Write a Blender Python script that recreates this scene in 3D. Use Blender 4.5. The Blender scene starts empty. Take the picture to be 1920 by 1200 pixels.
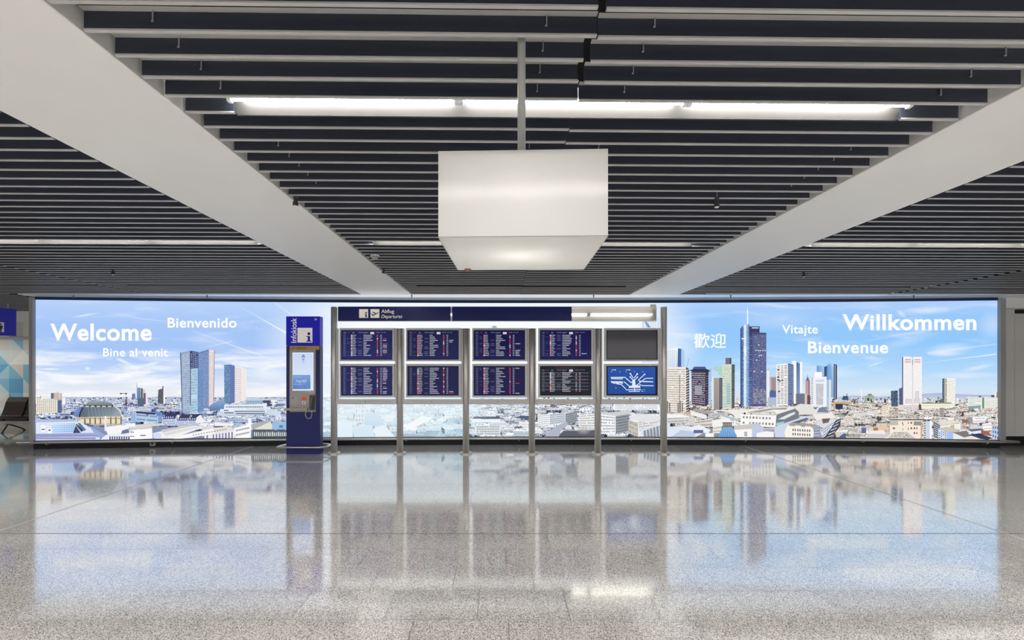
import bpy, bmesh, math, random
from mathutils import Vector, Matrix

random.seed(7)
SC = bpy.context.scene
COL = SC.collection

# ---------------------------------------------------------------- camera, world, exposure
F_PX, VX, VY, CAM_H = 922.0, 935.0, 683.0, 1.635
cam_data = bpy.data.cameras.new('camera')
cam = bpy.data.objects.new('camera', cam_data)
COL.objects.link(cam)
cam.location = (0, 0, CAM_H)
cam.rotation_euler = (math.pi / 2, 0, 0)
cam_data.sensor_width = 36.0
cam_data.lens = 36.0 * F_PX / 1920.0
cam_data.shift_x = (960 - VX) / 1920.0
cam_data.shift_y = (VY - 600) / 1920.0
cam_data.clip_start = 0.05
SC.camera = cam

world = bpy.data.worlds.new('rear_fill')
SC.world = world
world.use_nodes = True
world.node_tree.nodes['Background'].inputs[0].default_value = (1.0, 0.99, 0.97, 1)
world.node_tree.nodes['Background'].inputs[1].default_value = 1.5    # fill light added through the rear end, left open for it

vs = SC.view_settings
SC.display_settings.display_device = 'sRGB'
vs.view_transform = 'Standard'
vs.look = 'None'
vs.exposure = 0.0
vs.gamma = 1.0
vs.use_curve_mapping = False
SC.cycles.max_bounces = 10
SC.cycles.diffuse_bounces = 6
SC.cycles.sample_clamp_indirect = 6.0

TUBE_POWER = 85.0        # radiance of the fluorescent tubes in view
REAR_BOOST_POWER = 470.0       # unseen rows behind the viewer, boosted to light floor and beams
PRINT_POWER = 1.0        # radiance of white on the backlit photo wall


# ---------------------------------------------------------------- helpers
def P(px, py, d):
    """the point at depth d that was measured at photo position (px, py)"""
    return Vector(((px - VX) / F_PX * d, d, CAM_H - (py - VY) / F_PX * d))


def lin(c):
    out = []
    for v in c[:3]:
        v = v / 255.0
        out.append(v / 12.92 if v <= 0.04045 else ((v + 0.055) / 1.055) ** 2.4)
    return tuple(out)


def mat(name, color=(0.8, 0.8, 0.8), rough=0.5, metal=0.0, ior=1.5, emit=None, power=1.0, coat=0.0, noise=0.0, nscale=20.0, bump=0.0,
        stretch=(1, 1, 1)):
    m = bpy.data.materials.new(name)
    m.use_nodes = True
    nt = m.node_tree
    b = nt.nodes['Principled BSDF']
    b.inputs['Base Color'].default_value = (*color, 1)
    b.inputs['Roughness'].default_value = rough
    b.inputs['Metallic'].default_value = metal
    b.inputs['IOR'].default_value = ior
    b.inputs['Coat Weight'].default_value = coat
    if emit is not None:
        b.inputs['Emission Color'].default_value = (*emit, 1)
        b.inputs['Emission Strength'].default_value = power
    if noise > 0 or bump > 0:
        tc = nt.nodes.new('ShaderNodeTexCoord')
        mp = nt.nodes.new('ShaderNodeMapping')
        mp.inputs['Scale'].default_value = stretch
        nz = nt.nodes.new('ShaderNodeTexNoise')
        nz.inputs['Scale'].default_value = nscale
        nz.inputs['Detail'].default_value = 4
        nt.links.new(tc.outputs['Object'], mp.inputs[0])
        nt.links.new(mp.outputs[0], nz.inputs['Vector'])
        if noise > 0:
            mx = nt.nodes.new('ShaderNodeMix')
            mx.data_type = 'RGBA'
            mx.inputs[6].default_value = (*[c * (1 - noise) for c in color], 1)
            mx.inputs[7].default_value = (*[min(1, c * (1 + noise)) for c in color], 1)
            nt.links.new(nz.outputs[0], mx.inputs[0])
            nt.links.new(mx.outputs[2], b.inputs['Base Color'])
        if bump > 0:
            bp = nt.nodes.new('ShaderNodeBump')
            bp.inputs['Strength'].default_value = bump
            bp.inputs['Distance'].default_value = 0.002
            nt.links.new(nz.outputs[0], bp.inputs['Height'])
            nt.links.new(bp.outputs[0], b.inputs['Normal'])
    return m


def put(name, bm, m, parent=None, smooth=False):
    me = bpy.data.meshes.new(name)
    bm.normal_update()
    bm.to_mesh(me)
    bm.free()
    for x in (m if isinstance(m, (list, tuple)) else [m]):
        me.materials.append(x)
    if smooth:
        for p in me.polygons:
            p.use_smooth = True
    o = bpy.data.objects.new(name, me)
    COL.objects.link(o)
    if parent is not None:
        o.parent = parent
    return o


def tag(o, label, cat, group=None, kind=None):
    o['label'] = label
    o['category'] = cat
    if group:
        o['group'] = group
    if kind:
        o['kind'] = kind
    return o


def thing(name, label, cat, loc=(0, 0, 0), rz=0.0, group=None, kind=None):
    o = bpy.data.objects.new(name, None)
    COL.objects.link(o)
    o.location = loc
    o.rotation_euler = (0, 0, rz)
    o.empty_display_size = 0.1
    return tag(o, label, cat, group, kind)


def copy_tree(o, parent=None):
    c = o.copy()
    COL.objects.link(c)
    c.parent = parent
    for ch in [x for x in o.children]:
        copy_tree(ch, c)
    return c


def box(bm, lo, hi, mi=0, bevel=0.0, seg=2):
    x0, y0, z0 = lo
    x1, y1, z1 = hi
    b2 = bmesh.new()
    v = [b2.verts.new(p) for p in ((x0, y0, z0), (x1, y0, z0), (x1, y1, z0), (x0, y1, z0), (x0, y0, z1), (x1, y0, z1), (x1, y1, z1), (x0, y1, z1))]
    for f in ((3, 2, 1, 0), (4, 5, 6, 7), (0, 1, 5, 4), (1, 2, 6, 5), (2, 3, 7, 6), (3, 0, 4, 7)):
        b2.faces.new([v[i] for i in f]).material_index = mi
    if bevel > 0:
        bmesh.ops.bevel(b2, geom=b2.edges[:], offset=bevel, segments=seg, affect='EDGES', profile=0.5)
        for f in b2.faces:
            f.material_index = mi
    tmp = bpy.data.meshes.new('tmp')
    b2.to_mesh(tmp)
    b2.free()
    bm.from_mesh(tmp)
    bpy.data.meshes.remove(tmp)
    return bm


def lathe(bm, prof, cx, cy, n=32, mi=0):
    """prof: list of (r, z)"""
    rings = []
    for r, z in prof:
        rings.append([bm.verts.new((cx + r * math.cos(2 * math.pi * i / n), cy + r * math.sin(2 * math.pi * i / n), z)) for i in range(n)])
    for a, b in zip(rings, rings[1:]):
        for i in range(n):
            bm.faces.new((a[i], a[(i + 1) % n], b[(i + 1) % n], b[i])).material_index = mi
    bm.faces.new(rings[0][::-1]).material_index = mi
    bm.faces.new(rings[-1]).material_index = mi
    return bm


def tube(bm, pts, r, n=10, closed=False, mi=0):
    pts = [Vector(p) for p in pts]
    m = len(pts)
    rings = []
    up = None
    for i, p in enumerate(pts):
        if closed:
            t = (pts[(i + 1) % m] - pts[i - 1]).normalized()
        else:
            t = (pts[min(i + 1, m - 1)] - pts[max(i - 1, 0)]).normalized()
        if up is None:
            up = Vector((0, 0, 1)) if abs(t.z) < 0.9 else Vector((0, 1, 0))
        side = t.cross(up).normalized()
        u2 = side.cross(t).normalized()
        up = u2
        rings.append([bm.verts.new(p + r * (math.cos(2 * math.pi * k / n) * side + math.sin(2 * math.pi * k / n) * u2)) for k in range(n)])
    pairs = list(zip(rings, rings[1:])) + ([(rings[-1], rings[0])] if closed else [])
    for a, b in pairs:
        for k in range(n):
            bm.faces.new((a[k], b[k], b[(k + 1) % n], a[(k + 1) % n])).material_index = mi
    if not closed:
        bm.faces.new(rings[0]).material_index = mi
        bm.faces.new(rings[-1][::-1]).material_index = mi
    bmesh.ops.recalc_face_normals(bm, faces=bm.faces[:])
    return bm


def smooth_path(pts, n=6):
    """Catmull-Rom through pts"""
    pts = [Vector(p) for p in pts]
    out = []
    for i in range(len(pts) - 1):
        p0, p1, p2, p3 = pts[max(i - 1, 0)], pts[i], pts[i + 1], pts[min(i + 2, len(pts) - 1)]
        for k in range(n):
            t = k / n
            out.append(0.5 * ((2 * p1) + (p2 - p0) * t + (2 * p0 - 5 * p1 + 4 * p2 - p3) * t * t + (3 * p1 - p0 - 3 * p2 + p3) * t ** 3))
    out.append(pts[-1])
    return out


def glyphs(body, shear=0.0, bold=0.0, spacing=1.0):
    """a word as flat polygons in its own units"""
    cu = bpy.data.curves.new('word', 'FONT')
    cu.body = body
    cu.shear = shear
    cu.offset = bold
    cu.space_character = spacing
    cu.resolution_u = 8
    ob = bpy.data.objects.new('word', cu)
    COL.objects.link(ob)
    dg = bpy.context.evaluated_depsgraph_get()
    me = ob.evaluated_get(dg).to_mesh()
    vv = [(v.co.x, v.co.y) for v in me.vertices]
    ff = [tuple(p.vertices) for p in me.polygons]
    ob.evaluated_get(dg).to_mesh_clear()
    bpy.data.objects.remove(ob)
    bpy.data.curves.remove(cu)
    return vv, ff


CAP = None


class Print:
    """flat printed artwork: coloured polygons on a surface; each layer lies a hair in front of the one under it"""

    def __init__(self, place, step=0.00025, strip=None):
        self.place, self.step, self.strip = place, step, strip
        self.v, self.f, self.c, self.m = [], [], [], []

    def poly(self, pts, col, L=1, alpha=None, mi=0):
        n = len(pts)
        cs = col if isinstance(col[0], (tuple, list)) else [col] * n
        al = alpha if isinstance(alpha, (list, tuple)) else [1.0 if alpha is None else alpha] * n
        P4 = [(p[0], p[1], *lin(c), a) for p, c, a in zip(pts, cs, al)]
        xa, xb = min(p[0] for p in pts), max(p[0] for p in pts)
        k = 1 if self.strip is None else max(1, math.ceil((xb - xa) / self.strip))
        for i in range(k):
            Q = P4
            if k > 1:                                   # follow the curve of the wall in narrow strips
                for lim, s in ((xa + (xb - xa) * i / k, 1), (xa + (xb - xa) * (i + 1) / k, -1)):
                    out = []
                    for j in range(len(Q)):
                        a, b = Q[j - 1], Q[j]
                        ia, ib = (a[0] - lim) * s >= -1e-9, (b[0] - lim) * s >= -1e-9
                        if ia != ib:
                            t = (lim - a[0]) / (b[0] - a[0])
                            out.append(tuple(u + (v - u) * t for u, v in zip(a, b)))
                        if ib:
                            out.append(b)
                    Q = out
            if len(Q) < 3:
                continue
            base = len(self.v)
            for p in Q:
                self.v.append(self.place(p[0], p[1], L * self.step))
            self.f.append(tuple(range(base, base + len(Q))))
            self.c.append([p[2:6] for p in Q])
            self.m.append(mi)

    def rect(self, x0, y0, x1, y1, col, L=1, col2=None):
        c = col if col2 is None else [col, col, col2, col2]
        self.poly([(x0, y0), (x1, y0), (x1, y1), (x0, y1)], c, L)

    def blob(self, cx, cy, rx, ry, ang, a, col=(255, 255, 255), L=1, n=18, inner=0.35):
        ca, sa = math.cos(ang), math.sin(ang)

        def q(t, s):
            x, y = rx * s * math.cos(t), ry * s * math.sin(t)
            return (cx + x * ca - y * sa, cy + x * sa + y * ca)
        for i in range(n):
            t0, t1 = 2 * math.pi * i / n, 2 * math.pi * (i + 1) / n
            self.poly([(cx, cy), q(t0, inner), q(t1, inner)], col, L, [a, a * 0.75, a * 0.75], 1)
            self.poly([q(t0, inner), q(t0, 1), q(t1, 1), q(t1, inner)], col, L, [a * 0.75, 0, 0, a * 0.75], 1)

    def line(self, x0, y0, x1, y1, w0, w1, col, L=1, a0=1.0, a1=1.0):
        dx, dy = x1 - x0, y1 - y0
        l = math.hypot(dx, dy)
        nx, ny = -dy / l, dx / l
        for s in (1, -1):
            self.poly([(x0, y0), (x1, y1), (x1 + s * nx * w1, y1 + s * ny * w1), (x0 + s * nx * w0, y0 + s * ny * w0)], col, L, [a0, a1, 0, 0], 1)

    def grid(self, quad, wall, win, nx, ny, fx=0.55, fy=0.5, L=1, jit=25, skip=0.06, alt=None, mx=0.04, my=0.03):
        """a facade: wall quad (TL, TR, BR, BL) and a grid of windows"""
        self.poly(quad, wall, L)
        A, B, C, D = [Vector((p[0], p[1])) for p in quad]

        def q(u, v):
            p = (A * (1 - u) + B * u) * (1 - v) + (D * (1 - u) + C * u) * v
            return (p.x, p.y)
        for i in range(nx):
            for j in range(ny):
                if random.random() < skip:
                    continue
                u0 = mx + (1 - 2 * mx) * (i + (1 - fx) / 2) / nx
                u1 = mx + (1 - 2 * mx) * (i + (1 + fx) / 2) / nx
                v0 = my + (1 - 2 * my) * (j + (1 - fy) / 2) / ny
                v1 = my + (1 - 2 * my) * (j + (1 + fy) / 2) / ny
                k = random.uniform(-jit, jit)
                w = win if (alt is None or random.random() > 0.14) else alt
                self.poly([q(u0, v0), q(u1, v0), q(u1, v1), q(u0, v1)], tuple(max(0, min(255, c + k)) for c in w), L + 1)

    def text(self, body, x0, x1, ytop, ybase, col, L=1, shear=0.0, bold=0.0, box_fit=False, spacing=1.0):
        global CAP
        if CAP is None:
            hv, _ = glyphs('H')
            CAP = max(p[1] for p in hv) - min(p[1] for p in hv)
        vv, ff = glyphs(body, shear, bold, spacing)
        xa, xb = min(p[0] for p in vv), max(p[0] for p in vv)
        ya, yb = (min(p[1] for p in vv), max(p[1] for p in vv)) if box_fit else (0.0, CAP)
        sx, sy = (x1 - x0) / (xb - xa), (ytop - ybase) / (yb - ya)
        q = [(x0 + (p[0] - xa) * sx, ybase + (p[1] - ya) * sy) for p in vv]
        base = len(self.v)
        for p in q:
            self.v.append(self.place(p[0], p[1], L * self.step))
        for f in ff:
            self.f.append(tuple(base + i for i in f))
            self.c.append([(*lin(col), 1.0)] * len(f))
            self.m.append(0)

    def build(self, name, mats, parent=None):
        me = bpy.data.meshes.new(name)
        me.from_pydata([tuple(p) for p in self.v], [], self.f)
        at = me.color_attributes.new('ink', 'FLOAT_COLOR', 'CORNER')
        flat = [x for cs in self.c for c in cs for x in c]
        at.data.foreach_set('color', flat)
        for m in mats:
            me.materials.append(m)
        me.polygons.foreach_set('material_index', self.m)
        me.update()
        o = bpy.data.objects.new(name, me)
        COL.objects.link(o)
        if parent is not None:
            o.parent = parent
        return o


def ink_mat(name, power=1.0, alpha=False, lit=False, rough=0.4, base=0.004, spec=0.12):
    m = bpy.data.materials.new(name)
    m.use_nodes = True
    nt = m.node_tree
    b = nt.nodes['Principled BSDF']
    at = nt.nodes.new('ShaderNodeVertexColor')
    at.layer_name = 'ink'
    b.inputs['Roughness'].default_value = rough
    b.inputs['Specular IOR Level'].default_value = 0.5 if lit else spec
    if lit:
        nt.links.new(at.outputs['Color'], b.inputs['Base Color'])
    else:
        b.inputs['Base Color'].default_value = (base, base, base, 1)
        nt.links.new(at.outputs['Color'], b.inputs['Emission Color'])
        b.inputs['Emission Strength'].default_value = power
    if alpha:
        nt.links.new(at.outputs['Alpha'], b.inputs['Alpha'])
    return m


# ---------------------------------------------------------------- materials
M_white = mat('white_plaster', (0.80, 0.79, 0.765), 0.42, noise=0.03, nscale=3)
M_soffit = mat('white_soffit', (0.90, 0.91, 0.92), 0.05, ior=2.0)
M_web = mat('dark_slat_paint', (0.026, 0.032, 0.048), 0.5, noise=0.15, nscale=2)
M_lip = mat('lit_slat_underside', (0.42, 0.41, 0.40), 0.33, noise=0.08, nscale=4)  # underside grey made lighter than the web to carry light from the floor
M_void = mat('black_void', (0.006, 0.006, 0.008), 0.9)
M_steel = mat('brushed_steel', (0.64, 0.61, 0.57), 0.36, 0.65, noise=0.06, nscale=60, stretch=(1, 1, 0.05))
M_rail = mat('satin_steel', (0.70, 0.67, 0.62), 0.35, 1.0)
M_alu = mat('grey_aluminium', (0.56, 0.55, 0.54), 0.42, 0.25)
M_greypost = mat('grey_post_paint', (0.33, 0.32, 0.31), 0.5)
M_black = mat('black_plinth', (0.012, 0.013, 0.016), 0.4)
M_darkblue = mat('dark_blue_trim', (0.012, 0.03, 0.075), 0.4)
M_navy = mat('navy_kiosk', (0.020, 0.025, 0.135), 0.4)
M_blue = mat('bright_blue_panel', (0.012, 0.014, 0.46), 0.4, emit=(0.006, 0.007, 0.16), power=0.5)
M_header = mat('header_blue', (0.006, 0.012, 0.13), 0.18)
M_fascia = mat('warm_grey_fascia', (0.42, 0.39, 0.35), 0.5)
M_orange = mat('ochre_band', (0.55, 0.32, 0.10), 0.5)
M_dark = mat('dark_rubber', (0.03, 0.03, 0.033), 0.5)
M_red = mat('red_button', (0.6, 0.02, 0.02), 0.35)
for _m in (M_navy, M_blue, M_black, M_darkblue):
    _m.node_tree.nodes['Principled BSDF'].inputs['Specular IOR Level'].default_value = 0.2
M_ink = ink_mat('backlit_ink', PRINT_POWER)
M_haze = ink_mat('backlit_thin_ink', PRINT_POWER, alpha=True)
M_screen = ink_mat('screen_pixels', 1.0, rough=0.15)
M_paint = ink_mat('painted_colours', lit=True, rough=0.6)
M_sign = ink_mat('glowing_sign_ink', 0.45, rough=0.4)
M_sign.node_tree.links.new([n for n in M_sign.node_tree.nodes if n.type == 'VERTEX_COLOR'][0].outputs[0], M_sign.node_tree.nodes['Principled BSDF'].inputs['Base Color'])
M_tube = mat('fluorescent_tube', (1, 1, 1), 0.5, emit=(1.0, 0.965, 0.92), power=TUBE_POWER)
M_tube_hall = mat('fluorescent_tube_boosted', (1, 1, 1), 0.5, emit=(1.0, 0.965, 0.92), power=REAR_BOOST_POWER)
M_tube_mid = mat('fluorescent_tube_second', (1, 1, 1), 0.5, emit=(1.0, 0.965, 0.92), power=92.0)
M_tube_dim = mat('fluorescent_tube_dimmed', (1, 1, 1), 0.5, emit=(1.0, 0.965, 0.92), power=3.0)
M_near_tube = mat('fluorescent_tube_near', (1, 1, 1), 0.5, emit=(1.0, 0.965, 0.92), power=135.0)
M_low_tube = mat('fluorescent_tube_low', (1, 1, 1), 0.5, emit=(1.0, 0.965, 0.92), power=9.0)
M_bench_fill = mat('added_waiting_tube', (1, 1, 1), 0.5, emit=(1.0, 0.965, 0.92), power=340.0)  # for the lamp added out of view over the waiting area
M_reflector = mat('metal_reflector', (0.70, 0.69, 0.66), 0.38, 0.85)
M_trough = mat('dull_lamp_trough', (0.042, 0.041, 0.039), 0.42, 0.0, noise=0.1, nscale=6, stretch=(1, 8, 8))
M_bezel = mat('black_bezel', (0.008, 0.008, 0.012), 0.25)
M_leather = mat('dark_brown_leather', (0.024, 0.013, 0.012), 0.5, noise=0.1, nscale=30)
M_leather.node_tree.nodes['Principled BSDF'].inputs['Specular IOR Level'].default_value = 0.2
M_white_pl = mat('white_plastic', (0.8, 0.8, 0.78), 0.4)
M_grey_pl = mat('grey_plastic', (0.35, 0.35, 0.36), 0.45)

# ---------------------------------------------------------------- the hall: floor, ceiling, walls
def floor_material():
    m = bpy.data.materials.new('polished_granite')
    m.use_nodes = True
    nt = m.node_tree
    N, L = nt.nodes, nt.links
    b = N['Principled BSDF']
    tc = N.new('ShaderNodeTexCoord')
    sp = N.new('ShaderNodeSeparateXYZ')
    L.new(tc.outputs['Object'], sp.inputs[0])

    def M(op, a, c=None, clamp=False):
        n = N.new('ShaderNodeMath')
        n.operation = op
        n.use_clamp = clamp
        for i, x in enumerate((a, c)):
            if x is None:
                continue
            if isinstance(x, (int, float)):
                n.inputs[i].default_value = x
            else:
                L.new(x, n.inputs[i])
        return n.outputs[0]
    ry = M('DIVIDE', M('SUBTRACT', sp.outputs[1], 4.748), 0.4)
    row = M('FLOOR', ry)
    fy = M('FRACT', ry)
    xx = M('DIVIDE', M('ADD', M('ADD', sp.outputs[0], 0.339), M('MULTIPLY', row, 0.2)), 0.6)
    colm = M('FLOOR', xx)
    fx = M('FRACT', xx)
    ey = M('MULTIPLY', M('MINIMUM', fy, M('SUBTRACT', 1.0, fy)), 0.4)
    ex = M('MULTIPLY', M('MINIMUM', fx, M('SUBTRACT', 1.0, fx)), 0.6)
    joint = M('LESS_THAN', M('MINIMUM', ex, ey), 0.0025)
    # one tone per slab
    cv = N.new('ShaderNodeCombineXYZ')
    L.new(row, cv.inputs[0])
    L.new(colm, cv.inputs[1])
    wn = N.new('ShaderNodeTexWhiteNoise')
    L.new(cv.outputs[0], wn.inputs['Vector'])
    # grains
    n1 = N.new('ShaderNodeTexNoise')
    n1.inputs['Scale'].default_value = 155
    n1.inputs['Detail'].default_value = 2.5
    n1.inputs['Roughness'].default_value = 0.6
    n2 = N.new('ShaderNodeTexVoronoi')
    n2.inputs['Scale'].default_value = 185
    n3 = N.new('ShaderNodeTexNoise')
    n3.inputs['Scale'].default_value = 1.1
    n3.inputs['Detail'].default_value = 3
    for n in (n1, n2, n3):
        L.new(tc.outputs['Object'], n.inputs['Vector'])
    sv = N.new('ShaderNodeSeparateXYZ')
    L.new(n2.outputs['Color'], sv.inputs[0])
    g = M('ADD', M('MULTIPLY', n1.outputs[0], 0.72), M('MULTIPLY', sv.outputs[0], 0.28))
    rp = N.new('ShaderNodeValToRGB')
    e = rp.color_ramp.elements
    e[0].position = 0.36
    e[0].color = (0.16, 0.15, 0.14, 1)
    e[1].position = 0.66
    e[1].color = (0.97, 0.94, 0.89, 1)
    for p, c in ((0.44, (0.38, 0.365, 0.345)), (0.50, (0.65, 0.63, 0.595)), (0.58, (0.82, 0.795, 0.755))):
        k = e.new(p)
        k.color = (*c, 1)
    L.new(g, rp.inputs[0])
    tone = M('ADD', M('ADD', 0.86, M('MULTIPLY', wn.outputs[0], 0.14)), M('MULTIPLY', n3.outputs[0], 0.14))
    mx = N.new('ShaderNodeMix')
    mx.data_type = 'RGBA'
    mx.blend_type = 'MULTIPLY'
    mx.inputs[0].default_value = 1
    L.new(rp.outputs[0], mx.inputs[6])
    ct = N.new('ShaderNodeCombineColor')
    for i in range(3):
        L.new(tone, ct.inputs[i])
    L.new(ct.outputs[0], mx.inputs[7])
    mj = N.new('ShaderNodeMix')
    mj.data_type = 'RGBA'
    L.new(joint, mj.inputs[0])
    L.new(mx.outputs[2], mj.inputs[6])
    mj.inputs[7].default_value = (0.10, 0.095, 0.09, 1)
    L.new(mj.outputs[2], b.inputs['Base Color'])
    L.new(M('ADD', M('MULTIPLY', n1.outputs[0], 0.06), M('ADD', 0.055, M('MULTIPLY', joint, 0.3))), b.inputs['Roughness'])
    b.inputs['IOR'].default_value = FLOOR_IOR
    b.inputs['Coat Weight'].default_value = 0.9
    b.inputs['Coat Roughness'].default_value = 0.085
    b.inputs['Coat IOR'].default_value = 1.6
    return m


FLOOR_IOR = 3.0
bm = bmesh.new()
box(bm, (-17, -9, -0.2), (17, 14.5, 0.0))
floor = put('floor', bm, floor_material())
tag(floor, 'polished grey granite slab floor mirroring the photo wall', 'floor', kind='structure')
for x in (-4.9, 4.9):
    bm = bmesh.new()
    for dx in (-0.012, 0.012):
        box(bm, (x + dx - 0.003, -9, -0.01), (x + dx + 0.003, 9.85, 0.0012))
    put('expansion_joint', bm, M_alu, floor)
bm = bmesh.new()
box(bm, (-16.9, 4.743, -0.01), (16.9, 4.753, 0.0008))
put('expansion_joint', bm, M_dark, floor)

H = 1.305                     # underside of slats and beams above the camera
ZC = CAM_H + H                # = 2.94 m
PITCH, TILT, D0 = 0.1563, 0.0159, 1.9445
SLAT_H, SLAT_T = 0.080, 0.018

bm = bmesh.new()
box(bm, (-17, -9, 3.55), (17, 14.5, 3.7))
o = put('ceiling', bm, M_void)
tag(o, 'black void deck above the hanging slats', 'ceiling', kind='structure')

LAMP_ROWS = (-32, -14, 4, 22, 40)
LAMP_C = [(-1.37, 2.13)]
LAMP_L = [(-6.12, -2.62), (-10.14, -6.64)]
LAMP_R = [(3.46, 6.96), (7.34, 10.84)]


def slats(name, x0, x1, kk, label, lamps=(), dz=0.0, tilt=TILT, lamp_rows=LAMP_ROWS, short=()):
    bm = bmesh.new()
    for k in kk:
        spans = [(x0, x1 - (0.026 if k in short else 0.0))]
        if k in lamp_rows:
            for a, b_ in lamps:
                new = []
                for s, t in spans:
                    if b_ <= s or a >= t:
                        new.append((s, t))
                        continue
                    if a - s > 0.03:
                        new.append((s, a))
                    if t - b_ > 0.03:
                        new.append((b_, t))
                spans = new
        for s, t in spans:
            y = lambda x: D0 + k * PITCH + tilt * x
            z = ZC + dz
            # section: lower lip, web, upper flange towards the viewer
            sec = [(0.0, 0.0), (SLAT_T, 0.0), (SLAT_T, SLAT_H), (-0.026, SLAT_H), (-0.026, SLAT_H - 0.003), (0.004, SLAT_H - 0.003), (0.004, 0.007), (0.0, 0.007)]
            L_ = [bm.verts.new((s, y(s) + a, z + b_)) for a, b_ in sec]
            R_ = [bm.verts.new((t, y(t) + a, z + b_)) for a, b_ in sec]
            n = len(sec)
            for i in range(n):
                j = (i + 1) % n
                f = bm.faces.new((L_[i], L_[j], R_[j], R_[i]))
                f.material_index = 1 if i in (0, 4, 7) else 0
            bm.faces.new(L_[::-1])
            bm.faces.new(R_)
    bmesh.ops.recalc_face_normals(bm, faces=bm.faces[:])
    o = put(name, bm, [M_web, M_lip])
    tag(o, label, 'slat ceiling', kind='structure')
    return o


KS = range(-66, 47)
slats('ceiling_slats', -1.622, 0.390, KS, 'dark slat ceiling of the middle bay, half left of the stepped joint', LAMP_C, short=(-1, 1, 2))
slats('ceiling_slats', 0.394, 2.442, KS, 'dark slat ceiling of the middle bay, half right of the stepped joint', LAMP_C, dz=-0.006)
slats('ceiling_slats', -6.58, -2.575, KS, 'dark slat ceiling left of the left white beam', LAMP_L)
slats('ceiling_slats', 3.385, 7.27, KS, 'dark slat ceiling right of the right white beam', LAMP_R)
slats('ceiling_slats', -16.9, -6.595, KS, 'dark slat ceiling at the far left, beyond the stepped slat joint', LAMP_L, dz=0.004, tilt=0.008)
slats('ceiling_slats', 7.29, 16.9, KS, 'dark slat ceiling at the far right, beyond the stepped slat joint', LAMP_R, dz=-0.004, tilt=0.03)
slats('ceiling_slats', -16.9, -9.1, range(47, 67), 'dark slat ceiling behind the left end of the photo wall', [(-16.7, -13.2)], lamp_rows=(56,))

# hanging clips of the middle bay
bm = bmesh.new()
for k in (-2, -1, 0, 1, 2, 3, 7, 8, 9, 10, 11):
    for x in (-1.35, 0.19, 0.62, 2.2):
        y = D0 + k * PITCH + TILT * x
        box(bm, (x - 0.002, y - 0.006, ZC + 0.036), (x + 0.002, y - 0.001, ZC + 0.0765))
        box(bm, (x - 0.006, y - 0.006, ZC + 0.032), (x + 0.002, y - 0.001, ZC + 0.037))
o = put('slat_hanger', bm, M_grey_pl)
tag(o, 'thin wire hangers holding the middle bay slats', 'hanger', kind='stuff')


def beam(x0, x1, label):
    bm = bmesh.new()
    box(bm, (x0, -9, ZC), (x1, 9.2, 3.56), bevel=0.004, seg=1)
    o = put('ceiling_beam', bm, M_white)
    tag(o, label, 'beam', kind='structure')
    return o


beam(-2.568, -1.636, 'broad white ceiling beam left of the hanging white cube')
beam(2.475, 3.374, 'broad white ceiling beam right of the hanging white cube')
bm = bmesh.new()
box(bm, (-9.0, 9.2, ZC), (12.0, 10.3, 3.56))
o = put('ceiling_soffit', bm, M_soffit)
tag(o, 'narrow white soffit band along the top of the photo wall', 'soffit', kind='structure')

# enclosing walls
for nm, lo, hi, lab in (('wall_left', (-17.2, -9, 0), (-17, 14.5, 3.7), 'plain light wall at the far left end of the hall'),
                        ('wall_far_right', (17, -9, 0), (17.2, 14.5, 3.7), 'plain light wall at the far right end of the hall')):
    bm = bmesh.new()
    box(bm, lo, hi)
    tag(put(nm, bm, M_white), lab, 'wall', kind='structure')


# ---------------------------------------------------------------- fluorescent strip lights
def strip_light(x0, x1, k, label, group, tilt=TILT, tube_mat=None):
    n = 3
    yk = lambda x: D0 + k * PITCH + tilt * x
    rz = math.atan(tilt)
    tube_mat = tube_mat or {4: M_tube, 22: M_tube_mid, 40: M_tube_dim}.get(k, M_tube_hall)
    root = thing('strip_light', label, 'ceiling light', (x0, yk(x0), ZC), rz, group)
    Lg = (x1 - x0) / math.cos(rz)
    bm = bmesh.new()
    # reflector: sloping sheet, thin front lip, lid above the tubes
    sec = [(0.030, 0.004), (0.026, 0.000), (0.036, -0.001), (0.034, 0.010), (-0.002, 0.082), (-0.118, 0.082), (-0.118, 0.078), (-0.006, 0.078)]
    A = [bm.verts.new((0, a, b_)) for a, b_ in sec]
    B = [bm.verts.new((Lg, a, b_)) for a, b_ in sec]
    for i in range(len(sec)):
        j = (i + 1) % len(sec)
        bm.faces.new((A[i], A[j], B[j], B[i]))
    bm.faces.new(A[::-1])
    bm.faces.new(B)
    bmesh.ops.recalc_face_normals(bm, faces=bm.faces[:])
    put('reflector', bm, M_trough, root)
    seg = Lg / n
    for i in range(n):
        bm = bmesh.new()
        tube(bm, [(i * seg + 0.03, -0.066, 0.036), ((i + 1) * seg - 0.03, -0.066, 0.036)], 0.0125, 10)
        put('tube', bm, tube_mat, root, True)
        for xx in (i * seg + 0.012, (i + 1) * seg - 0.012):
            bm = bmesh.new()
            box(bm, (xx - 0.011, -0.082, 0.018), (xx + 0.011, -0.050, 0.078), bevel=0.003)
            put('lamp_holder', bm, M_white_pl, root)
    return root


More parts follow.
